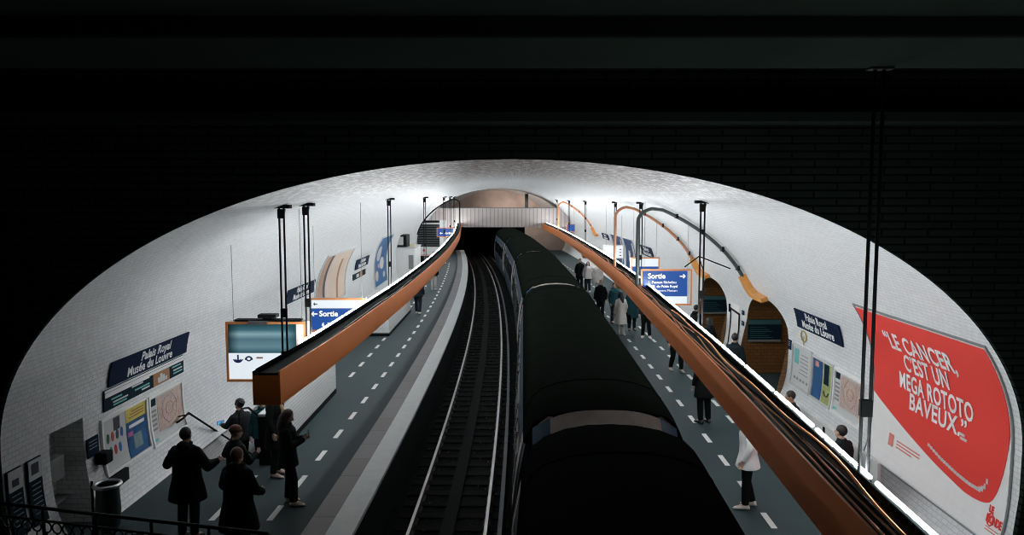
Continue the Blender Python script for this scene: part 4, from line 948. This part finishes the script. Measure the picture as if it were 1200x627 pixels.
# ------------------------------------------------------------------ ornate railing at the near end of the left platform
P0, P1 = Vector((-6.95, 10.1, 0)), Vector((-2.95, 9.12, 0)); D = (P1 - P0).normalized(); L = (P1 - P0).length; Zv = Vector((0, 0, 1))
t = thing('platform_railing', 'dark ornate iron railing across the bottom left corner', 'railing', tuple(P0))
M_IRON = mat('dark green iron', (.012, .02, .02), .4, .4)
MB().tube([P0 + Zv*1.15, P1 + Zv*1.15], .024).build('handrail', M_IRON, t, smooth=True)
for z in (.98, .12): MB().tube([P0 + Zv*z, P1 + Zv*z], .016, 8).build('rail_bar', M_IRON, t, smooth=True)
n = 5
for i in range(n + 1): p = P0 + D * (L * i / n); MB().tube([p, p + Zv*1.15], .022, 8).build('post', M_IRON, t)
m = 26
for i in range(m):
    p = P0 + D * (L * (i + .5) / m)
    for z, r in ((.895, .07), (.205, .07)):
        pts = [p + D * (r * math.cos(2*PI*k/14)) + Zv * (z + r * math.sin(2*PI*k/14)) for k in range(15)]; MB().tube(pts, .011, 5).build('iron_ring', M_IRON, t)
    MB().tube([p + Zv*.28, p + D*.03 + Zv*.42, p - D*.03 + Zv*.66, p + Zv*.82], .011, 5).build('baluster', M_IRON, t)
# orange brackets under the right beam
for y in (27.5, 41.5):
    x = lerp(XR, y); o = MB().add([(x + .02, y - .5, 2.2), (x + .3, y - .5, 2.2), (x + .3, y + .5, 2.2), (x + .02, y + .5, 2.2), (x + .05, y - .3, 2.02), (x + .27, y - .3, 2.02), (x + .27, y + .3, 2.02), (x + .05, y + .3, 2.02)],
      [(0,1,2,3),(7,6,5,4),(0,4,5,1),(1,5,6,2),(2,6,7,3),(3,7,4,0)]).build('beam_bracket', M_ORANGED); tag(o, ('nearer' if y < 30 else 'further') + ' orange bracket under the right light beam above the crowd', 'bracket')
# ------------------------------------------------------------------ people
def evalmesh(o):
    bpy.context.view_layer.update(); dg = bpy.context.evaluated_depsgraph_get()
    me = bpy.data.meshes.new_from_object(o.evaluated_get(dg)); old = o.data; o.modifiers.clear(); o.data = me; bpy.data.meshes.remove(old)
def union(mb, name, m, parent, vox, ratio, xf):
    """one continuous surface out of overlapping limbs"""
    mb.v = [xf(p) for p in mb.v]; o = mb.build(name, m, parent)
    r = o.modifiers.new('r', 'REMESH'); r.mode = 'VOXEL'; r.voxel_size = vox; r.use_smooth_shade = True
    s = o.modifiers.new('s', 'SMOOTH'); s.factor = .5; s.iterations = 3
    if ratio < 1: d = o.modifiers.new('d', 'DECIMATE'); d.ratio = ratio
    evalmesh(o)
    for p in o.data.polygons: p.use_smooth = True
    return o
SKIN = {'fair': (.52, .33, .25), 'tan': (.36, .21, .14), 'dark': (.10, .055, .035)}
def V(*a): return Vector(a)
def hand(mb, wrist, d, thumb, curl, r=.0085, s=1.0):
    """palm, four unequal bent fingers and a thumb leaving the side of the palm"""
    d = d.normalized(); t = (thumb - d * thumb.dot(d)).normalized(); n = d.cross(t).normalized()
    c = wrist + d * .05 * s; rm = Matrix((t, d, n)).transposed()
    mb.ell(c, (.040 * s, .052 * s, .016 * s), 10, 7, rm)
    for k, (off, ln) in enumerate(((.030, .072), (.010, .080), (-.010, .074), (-.029, .058))):
        p = c + d * .042 * s + t * off * s; dd = d.copy(); pts = [p - d * .02]
        for j in range(3):
            ax = t; dd = Matrix.Rotation(curl * (.6 + .25 * j), 3, ax) @ dd; pts.append(p); p = p + dd * ln * s / 3
        pts.append(p); mb.tube(pts, [r, r, r * .95, r * .9, r * .75], 7)
    p = wrist + d * .03 * s + t * .032 * s
    mb.tube([p - t * .015, p + (t * .6 + d * .5) * .035 * s, p + (t * .55 + d * .95) * .05 * s - n * .0, p + (t * .4 + d * 1.2) * .06 * s], [r * 1.2, r * 1.15, r, r * .8], 7)
def person(label, x, y, z=0, face=0, H=1.7, pose=None, coat=None, legs=None, shoes=(.02,.02,.02), hair=('short', (.02,.015,.01)), skin='fair', vox=.014, scarf=None, lean=0, head=(0, 0), extra=None, group=None):
    """face: degrees clockwise from looking along the track; pose overrides joints (x right, y forward, z up, for a 1.7 m figure)"""
    k = H / 1.7; a = -math.radians(face); ca, sa = math.cos(a), math.sin(a)
    def xf(p): q = p * k; return Vector((x + q.x * ca - q.y * sa, y + q.x * sa + q.y * ca, z + q.z))
    J = dict(pel=V(0,0,.95), chest=V(0,.0,1.28), neck=V(0,.0,1.45), headc=V(0,.025,1.595))
    for s, n in ((-1, 'L'), (1, 'R')):
        J['hip'+n] = V(s*.09,0,.90); J['kn'+n] = V(s*.095,.02,.48); J['an'+n] = V(s*.10,-.02,.085); J['sh'+n] = V(s*.185,0,1.40); J['el'+n] = V(s*.245,-.03,1.12); J['wr'+n] = V(s*.25,.06,.87); J['hd'+n] = V(0,.25,-1); J['th'+n] = V(-s*.4,1,0)
    J['ftL'] = V(-.15, 1, 0); J['ftR'] = V(.15, 1, 0)
    if pose: J.update({q: (v if isinstance(v, (int, float)) else Vector(v)) for q, v in pose.items()})
    if lean:
        for q in ('chest', 'neck', 'headc', 'shL', 'shR'): J[q] = J[q] + V(0, (J[q].z - .95) * math.tan(math.radians(lean)), -(J[q].z - .95) * (1 - math.cos(math.radians(lean))))
    root = thing('person', label, 'person', (x, y, z), group)
    ms = mat('skin ' + skin, SKIN[skin], .55, noise=.05)
    hr = Euler((math.radians(-head[1]), 0, math.radians(-head[0]))).to_matrix()
    def HP(*p): return J['headc'] + hr @ V(*p)
    def torso(mb, g, top=True, z0=None):
        P, Cc, N = J['pel'], J['chest'], J['neck']
        rows = [(P + V(0,0,-.10), .13, .10), (P, .165, .115), (P.lerp(Cc, .45), .145, .105), (Cc, .175, .12), (Cc.lerp(N, .45), .185, .108), (Cc.lerp(N, .78), .13, .085), (N, .062, .062)]
        mb.rings([[c + V((rx + g) * math.cos(2*PI*i/18), (ry + g) * math.sin(2*PI*i/18), 0) for i in range(18)] for c, rx, ry in rows])
    # body: one skin surface
    mb = MB(); torso(mb, -.012)
    mb.tube([J['neck'] - V(0,0,.06), J['neck'] + V(0,.006,.03), HP(0, -.01, -.05)], [.056, .052, .05], 12)
    mb.ell(HP(0, -.012, .02), (.074, .094, .100), 16, 11, hr); mb.ell(HP(0, .022, -.05), (.055, .066, .062), 14, 9, hr); mb.ell(HP(0, .05, -.088), (.028, .026, .02), 10, 7, hr)
    mb.tube([HP(0, .078, .022), HP(0, .104, -.022), HP(0, .09, -.036)], [.009, .016, .012], 8)
    for s in (-1, 1): mb.ell(HP(s*.076, -.008, -.005), (.011, .022, .032), 8, 6, hr)
    mb.ell(HP(0, .082, -.064), (.024, .01, .008), 8, 5, hr)
    for n in 'LR':
        mb.tube([J['sh'+n] + V(0, 0, -.035) + (J['chest'] - J['sh'+n]) * .10, (J['sh'+n] + V(0, 0, -.035) + (J['chest'] - J['sh'+n]) * .10).lerp(J['el'+n], .25), (J['sh'+n] + V(0, 0, -.035) + (J['chest'] - J['sh'+n]) * .10).lerp(J['el'+n], .5), J['el'+n], J['el'+n].lerp(J['wr'+n], .35), J['wr'+n], J['wr'+n] + J['hd'+n].normalized()*.03], [.044, .044, .042, .038, .038, .026, .024], 10)
        hand(mb, J['wr'+n], J['hd'+n], J['th'+n], J.get('curl'+n, .45))
        mb.tube([J['hip'+n] + V(0,0,.03), J['hip'+n].lerp(J['kn'+n], .4), J['kn'+n], J['kn'+n].lerp(J['an'+n], .3), J['an'+n]], [.085, .078, .055, .056, .037], 12)
        f = J['ft'+n].normalized(); mb.tube([J['an'+n], J['an'+n] + f*.05 - V(0,0,.03), J['an'+n] + f*.14 - V(0,0,.05)], [.04, .038, .028], 8)
    union(mb, 'body', ms, root, vox * .8, .5, xf)
    if vox <= .014:
        for s in (-1, 1):
            e = MB(); e.ell(HP(s*.030, .073, .012), (.011, .008, .007), 8, 6, hr); e.v = [xf(p) for p in e.v]; e.build('eye', M_INK, root, smooth=True)
    # trousers
    if legs is not None:
        mb = MB(); P = J['pel']
        mb.rings([[P + V(0,0,dz) + V(rx*math.cos(2*PI*i/16), ry*math.sin(2*PI*i/16), 0) for i in range(16)] for dz, rx, ry in ((-.12,.14,.115),(-.03,.18,.135),(.06,.175,.13),(.12,.165,.12))])
        w = J.get('wide', 0)
        for n in 'LR': mb.tube([J['hip'+n] + V(0,0,.02), J['hip'+n].lerp(J['kn'+n], .45), J['kn'+n], J['kn'+n].lerp(J['an'+n], .4), J['an'+n] + V(0,0,.0)], [.105, .096, .076 + w, .074 + w, .062 + w * 1.3], 12)
        union(mb, 'trousers', mat('cloth %.3f %.3f %.3f' % legs, legs, .9, noise=.15, spec=.1), root, vox, .45, xf)
    if shoes is not None:
        for n in 'LR':
            mb = MB(); f = J['ft'+n].normalized(); A = J['an'+n] - V(0,0,.0); rt = f.cross(V(0,0,1)).normalized(); zf = A.z - .085
            R = []
            for q, w, h in ((-.075,.022,.05),(-.06,.040,.085),(0,.046,.10),(.06,.047,.075),(.12,.050,.058),(.17,.044,.046),(.2,.024,.03)):
                c = A + f*q; R.append([V(c.x, c.y, zf) + rt*(w*math.cos(t_)) + V(0,0, max(.004, h*.5 + h*.52*math.sin(t_))) for t_ in [2*PI*i/12 for i in range(12)]])
            mb.rings(R); mb.v = [xf(p) for p in mb.v]; mb.build('shoe', mat('shoe %.3f %.3f %.3f' % shoes, shoes, .5), root, smooth=True)
    # coat or jacket: (colour, hem height, flare, style)
    if coat:
        col, hem, fl, style = coat; mb = MB(); P, Cc, N = J['pel'], J['chest'], J['neck']; g = .03 if style != 'puffy' else .055
        rows = []
        if hem < .95:
            mid = P + V(0, 0, hem - .95); rows += [(mid, .19 + g + fl, .145 + g + fl), (mid.lerp(P, .5), .185 + g + fl*.6, .135 + g + fl*.5)]
        rows += [(P + V(0,0,max(0, hem - .95)), .172 + g, .122 + g), (P.lerp(Cc, .5), .16 + g, .115 + g), (Cc, .182 + g, .128 + g), (Cc.lerp(N, .5), .188 + g, .112 + g), (Cc.lerp(N, .82), .13 + g*.6, .085 + g*.6), (N + V(0,-.004,.02), .068, .07)]
        mb.rings([[c + V(rx*math.cos(2*PI*i/20), ry*math.sin(2*PI*i/20), 0) for i in range(20)] for c, rx, ry in rows])
        for n in 'LR':
            sd = V(0, 0, -.035) + (J['chest'] - J['sh'+n]) * .10; S0 = J['sh'+n] + sd; r0 = .060 + g*.4
            mb.ell(S0, (r0, r0, r0), 12, 9); mb.ell(S0.lerp(N, .45) + V(0, 0, -.02), (.085, .06 + g*.4, .055), 12, 8); mb.ell(J['el'+n], [.050 + g*.38]*3, 10, 7)
            mb.tube([S0, S0.lerp(J['el'+n], .5), J['el'+n]], [r0, .057 + g*.42, .052 + g*.4], 12); mb.tube([J['el'+n], J['el'+n].lerp(J['wr'+n], .5), J['wr'+n]], [.052 + g*.38, .049 + g*.3, .042 + g*.2], 12)
        if style in ('hood', 'puffy'): mb.ell(N + V(0, -.075, .0), (.105, .075, .075)); mb.disc_ring(N + V(0, -.005, .025), .075, .03, n=18)
        if style == 'collar': mb.disc_ring(N + V(0, 0, .02), .062, .024, n=18)
        union(mb, 'coat', mat('coat %.3f %.3f %.3f' % col, col, .85, noise=.18, scale=9, spec=.1), root, vox, .45, xf)
    if scarf:
        mb = MB(); mb.disc_ring(J['neck'] + V(0, .005, .01), .085, .036, n=20); mb.tube([J['neck'] + V(.05, .08, .0), J['neck'] + V(.07, .17, -.18), J['neck'] + V(.075, .185, -.34)], [.035, .04, .035])
        union(mb, 'scarf', mat('scarf %.3f %.3f %.3f' % scarf, scarf, .9), root, vox, .5, xf)
    st, hc = hair; mh = mat('hair %.3f %.3f %.3f' % hc, hc, .6, noise=.3, scale=30)
    mb = MB()
    if st == 'beanie':
        mb.ell(HP(0, -.02, .055), (.088, .104, .085), 16, 9, hr); mb.rings([[HP((.089 + dr) * math.cos(2*PI*i/18), -.018 + (.105 + dr) * math.sin(2*PI*i/18), zz) for i in range(18)] for zz, dr in ((.025, 0), (.03, .006), (.065, .006), (.07, 0))]); nm = 'beanie'
    elif st == 'cap':
        mb.ell(HP(0, -.02, .05), (.087, .103, .082), 16, 9, hr); mb.ell(HP(0, .10, .045), (.065, .07, .012), 14, 6, hr); nm = 'cap'
    elif st == 'hoodup':
        mb.ell(HP(0, -.03, .015), (.10, .11, .125), 16, 10, hr); mb.tube([HP(0, -.05, -.02), J['neck'] + V(0, -.05, -.05)], [.095, .10]); nm = 'hood'
    else:
        mb.ell(HP(0, -.030, .034), (.083, .099, .099), 16, 11, hr); nm = 'hair'
        if st == 'curly':
            for i in range(26): q = i * 2.4; e = -.2 + 1.5 * i / 26; mb.ell(HP(.08*math.cos(q)*math.cos(e), -.03 + .09*math.sin(q)*math.cos(e), .04 + .085*math.sin(e)), (.03, .03, .03), 8, 6)
        if st == 'long':
            mb.tube([HP(0, -.045, .03), HP(0, -.075, -.06), J['neck'] + V(0, -.10, -.03), J['neck'] + V(0, -.125, -.17)], [.085, .085, .085, .045], 12)
            for s in (-1, 1): mb.tube([HP(s*.06, .0, .06), HP(s*.082, .0, -.04), J['neck'] + V(s*.095, .01, -.05), J['neck'] + V(s*.10, .05, -.16)], [.03, .03, .032, .015], 8)
        if st == 'bun': mb.ell(HP(0, -.125, .06), (.045, .04, .045))
        if st == 'tail': mb.tube([HP(0, -.11, .05), HP(0, -.15, -.02), HP(0, -.14, -.14)], [.03, .035, .012], 8)
    union(mb, nm, mh, root, min(vox, .010), .5, xf)
    root['xf'] = 0; del root['xf']
    return xf
def held(name, label, cat, parts, xf):
    """a held thing: parts = (name, material, builder on local coords)"""
    first = None; t = None
    for nm, m, mb in parts:
        mb.v = [xf(p) for p in mb.v]
        if t is None: t = thing(name, label, cat, tuple(mb.v[0]))
        mb.build(nm, m, t, smooth=False)
    return t
BLACK = (.007, .008, .0085); JEAN = (.018, .022, .030); CHAR = (.016, .019, .021); WHITESHOE = (.62, .58, .55); CREAM = (.66, .56, .46)
# --- left platform, near group
xf = person('person in black with long brown hair looking down at a phone near the platform edge', -3.80, 12.9, face=80, H=1.62, coat=(BLACK, .72, .01, 'collar'), legs=BLACK, shoes=CREAM, hair=('long', (.05, .028, .018)), vox=.010, head=(8, 26),
   pose=dict(elR=(.25, .07, 1.12), wrR=(.075, .285, 1.19), hdR=(-.5, .6, .35), thR=(-.1, .3, 1), elL=(-.25, .05, 1.12), wrL=(-.08, .26, 1.17), hdL=(.45, .6, .3), thL=(.1, .3, 1), curlR=.8, curlL=.8, anR=(.11, .09, .085), knR=(.10, .08, .49), wide=.012))
held('phone', 'dark phone held up in both hands by the long haired person in black', 'phone', [('phone_case', M_DARK, MB().box(-.036, .036, .352, .362, 1.20, 1.34)), ('screen', mat('dim phone screen', (.3, .36, .42), emit=.5), MB().box(-.032, .032, .349, .352, 1.21, 1.33))], xf)
person('person in a black hooded parka, arms held out, leftmost of the near group', -4.95, 11.55, face=8, H=1.72, coat=(BLACK, .62, .05, 'puffy'), legs=CHAR, hair=('short', (.012, .010, .010)), skin='tan', vox=.011,
   pose=dict(elL=(-.33, .03, 1.12), wrL=(-.42, .22, 1.16), hdL=(-.3, .8, .25), thL=(.8, .2, .6), elR=(.33, .02, 1.12), wrR=(.36, .24, 1.14), hdR=(.3, .8, .1), thR=(-.8, .2, .6), curlL=.5, curlR=.5))
person('person in a dark jacket wearing a dull red beanie, behind the light haired person', -4.38, 12.05, face=40, H=1.60, coat=((.016, .020, .022), .78, .01, 'collar'), legs=CHAR, hair=('beanie', (.13, .030, .022)), vox=.012, head=(20, 6),
   pose=dict(elL=(-.34, .0, 1.15), wrL=(-.48, .12, 1.10), hdL=(-.6, .6, -.1), thL=(.3, .3, 1), elR=(.25, .10, 1.13), wrR=(.14, .30, 1.20), hdR=(-.3, .8, .2), thR=(-.2, .2, 1)))
person('person with light brown hair in a black coat, seen from behind nearest the camera', -3.86, 10.66, face=20, H=1.70, coat=(BLACK, .55, .06, 'puffy'), legs=BLACK, hair=('short', (.15, .085, .045)), vox=.011,
   pose=dict(elL=(-.27, .03, 1.13), wrL=(-.20, .26, 1.06), hdL=(.3, .8, .0), thL=(.5, .2, 1), elR=(.27, .03, 1.13), wrR=(.22, .25, 1.02), hdR=(-.3, .8, .0), thR=(-.5, .2, 1)))
xf = person('person with short black hair in a dark jacket going down the left stairs', -5.86, 16.45, z=-.85, face=-50, H=1.72, coat=(CHAR, .84, 0, 'collar'), legs=CHAR, hair=('curly', (.012, .010, .010)), skin='tan', vox=.012, head=(-15, 0),
   pose=dict(elL=(-.25, .12, 1.16), wrL=(-.2, .36, 1.13), hdL=(0, 1, .1), thL=(.6, .1, 1), knL=(-.1, .12, .50), anL=(-.1, .05, .12)))
held('phone', 'bright blue phone held out on the left stairs near the handrail', 'phone', [('phone_case', M_BLUEL, MB().box(-.26, -.1, .47, .485, 1.12, 1.2)), ('screen', mat('cyan screen', (.05, .45, .8), emit=.8), MB().box(-.25, -.11, .466, .47, 1.13, 1.19))], xf)
person('person in a teal jacket coming up the left stairs behind the parapet', -5.24, 16.05, z=-.62, face=172, H=1.66, coat=((.012, .055, .06), .82, .01, 'hood'), legs=JEAN, hair=('short', (.03, .018, .012)), vox=.012)
person('person in a long dark coat with a tan scarf, behind the left beam end', -4.42, 14.25, face=95, H=1.74, coat=(BLACK, .55, .03, 'collar'), legs=CHAR, shoes=(.5, .36, .33), hair=('short', (.06, .04, .025)), scarf=(.42, .28, .16), vox=.012)
person('lone person in dark coat and white shoes walking away along the left platform', -4.22, 34.7, face=5, H=1.72, coat=((.012, .018, .022), .78, .02, 'hood'), legs=JEAN, shoes=WHITESHOE, hair=('short', (.02, .015, .01)), vox=.02,
   pose=dict(anL=(-.1, .16, .10), knL=(-.1, .14, .5), anR=(.1, -.16, .12), knR=(.1, .03, .48)))
person('distant person in pale trousers on the left platform, mostly behind the beam', -4.45, 44.0, face=10, H=1.70, coat=(BLACK, .8, 0, 'collar'), legs=(.45, .43, .42), shoes=WHITESHOE, vox=.025)
person('most distant person on the left platform, only white trousers showing under the beam', -5.1, 50.5, face=190, H=1.72, coat=(CHAR, .8, 0, 'collar'), legs=(.5, .5, .5), shoes=WHITESHOE, vox=.025)
# --- right platform
person('person in a white coat and black trousers standing alone on the near right platform', 3.96, 12.75, face=-75, H=1.68, coat=((.92, .93, .95), .72, .035, 'collar'), legs=BLACK, shoes=WHITESHOE, hair=('short', (.03, .02, .015)), vox=.011,
   pose=dict(elL=(-.245, -.02, 1.12), wrL=(-.235, .09, .88), elR=(.25, -.03, 1.12), wrR=(.24, .08, .89), anL=(-.10, .03, .085), anR=(.10, -.09, .085)))
person('dark clothed person behind the white coat, cut off by the orange beam', 4.45, 17.7, face=-20, H=1.75, coat=(BLACK, .6, .03, 'collar'), legs=BLACK, vox=.018)
person('dark figure walking mid platform alone between the crowd and the white coat', 4.92, 23.1, face=170, H=1.74, coat=(CHAR, .85, 0, 'collar'), legs=BLACK, shoes=(.28, .25, .23), vox=.018, pose=dict(anL=(-.1, .18, .1), knL=(-.1, .14, .5), anR=(.1, -.15, .11)))
person('person in dark trousers and bright white shoes right of the off white coat', 5.0, 28.8, face=185, H=1.74, coat=((.02, .022, .025), .85, 0, 'collar'), legs=BLACK, shoes=(.7, .68, .66), vox=.018, pose=dict(anL=(-.13, .08, .085), anR=(.11, -.05, .085)))
xf = person('person in a long off white coat with long black hair carrying a black bag', 4.12, 29.3, face=-25, H=1.66, coat=((.56, .53, .50), .45, .06, 'collar'), legs=(.5, .47, .44), shoes=(.35, .33, .32), hair=('long', (.012, .010, .010)), vox=.016)
held('handbag', 'black handbag hanging beside the long off white coat', 'bag', [('bag_body', M_RUBBER, MB().rings([[V(.30 + sx * w, .02 + sy * .07, zz) for sx, sy in ((-1,-1),(1,-1),(1,1),(-1,1))] for zz, w in ((.45, .14), (.6, .16), (.78, .11))])), ('strap', M_RUBBER, MB().tube([(.22, .02, .77), (.26, .04, .95), (.34, .02, .77)], .012, 6))], xf)
person('person in a dark teal coat standing between the off white coat and the white shoes', 4.72, 30.4, face=175, H=1.72, coat=((.010, .035, .042), .5, .03, 'collar'), legs=CHAR, vox=.018)
person('fair haired person in a black jacket beside the train in the crowd', 3.80, 33.2, face=200, H=1.70, coat=(BLACK, .8, .01, 'collar'), legs=JEAN, hair=('short', (.42, .27, .16)), vox=.018)
person('person in a teal jacket right behind the fair haired person in the crowd', 4.25, 32.2, face=150, H=1.68, coat=((.012, .05, .062), .75, .01, 'hood'), legs=JEAN, hair=('short', (.02, .015, .012)), vox=.018)
person('person in a pale patterned jacket in the far right crowd by the train', 4.20, 43.0, face=190, H=1.68, coat=(( .52, .47, .46), .75, .02, 'collar'), legs=JEAN, shoes=WHITESHOE, hair=('long', (.02, .014, .012)), vox=.022)
person('person in light grey clothes just right of the pale patterned jacket', 4.62, 41.8, face=170, H=1.76, coat=((.34, .32, .31), .6, .03, 'collar'), legs=(.36, .34, .33), shoes=WHITESHOE, hair=('short', (.03, .02, .015)), vox=.022)
person('dark figure at the far end of the right crowd, left of the pale patterned jacket', 3.90, 44.6, face=185, H=1.72, coat=(BLACK, .6, .02, 'collar'), legs=BLACK, hair=('short', (.012, .01, .01)), vox=.022)
# by the right wall
person('person in a dark jacket standing before the wall between the two archways', 5.70, 19.7, face=40, H=1.74, coat=((.010, .016, .020), .8, .01, 'collar'), legs=CHAR, hair=('short', (.012, .01, .01)), skin='tan', vox=.014)
person('dark figure standing in the further archway', 6.1, 25.6, face=60, H=1.66, coat=(BLACK, .7, .02, 'hood'), legs=BLACK, hair=('short', (.012, .01, .01)), vox=.018)
person('second dark figure at the further archway, to the right of the first', 5.95, 23.3, face=-30, H=1.58, coat=((.012, .018, .022), .7, .02, 'hood'), legs=BLACK, hair=('hoodup', (.012, .016, .02)), vox=.018)
SIT = dict(pel=(0, 0, .50), hipL=(-.09, 0, .5), hipR=(.09, 0, .5), knL=(-.11, .42, .50), knR=(.11, .42, .50), anL=(-.11, .42, .085), anR=(.11, .42, .085), chest=(0, .02, .84), neck=(0, .05, 1.0), headc=(0, .085, 1.14),
   shL=(-.185, .03, .955), shR=(.185, .03, .955), elL=(-.24, .08, .68), elR=(.24, .08, .68), wrL=(-.13, .29, .62), wrR=(.13, .29, .62), hdL=(.3, .9, -.1), hdR=(-.3, .9, -.1), thL=(.5, .2, 1), thR=(-.5, .2, 1))
person('seated dark haired person leaning over on the bench below the posters', 5.72, 15.5, z=.02, face=-70, H=1.72, pose=SIT, coat=(( .018, .024, .026), .95, 0, 'collar'), legs=CHAR, hair=('short', (.014, .012, .011)), skin='tan', vox=.014, head=(-10, 20))
person('seated person seen from behind on the bench near the dark pole', 5.72, 13.1, z=.02, face=-35, H=1.72, pose=SIT, coat=(( .012, .016, .018), .95, 0, 'collar'), legs=CHAR, hair=('short', (.012, .011, .010)), vox=.014)
t = thing('platform_bench', 'pale bench along the right wall beneath the posters', 'bench', (6.0, 14.6, 0))
MB().box(5.55, 6.0, 12.5, 16.9, .35, .385).build('seat', M_PALE, t, bevel=.01); MB().box(6.02, 6.08, 12.5, 16.9, .5, .85).build('backrest', M_PALE, t, bevel=.01)
for yy in (12.8, 14.7, 16.6): MB().box(5.7, 6.06, yy - .03, yy + .03, 0, .35).box(6.0, 6.06, yy - .03, yy + .03, .35, .8).build('leg', M_DARK, t)
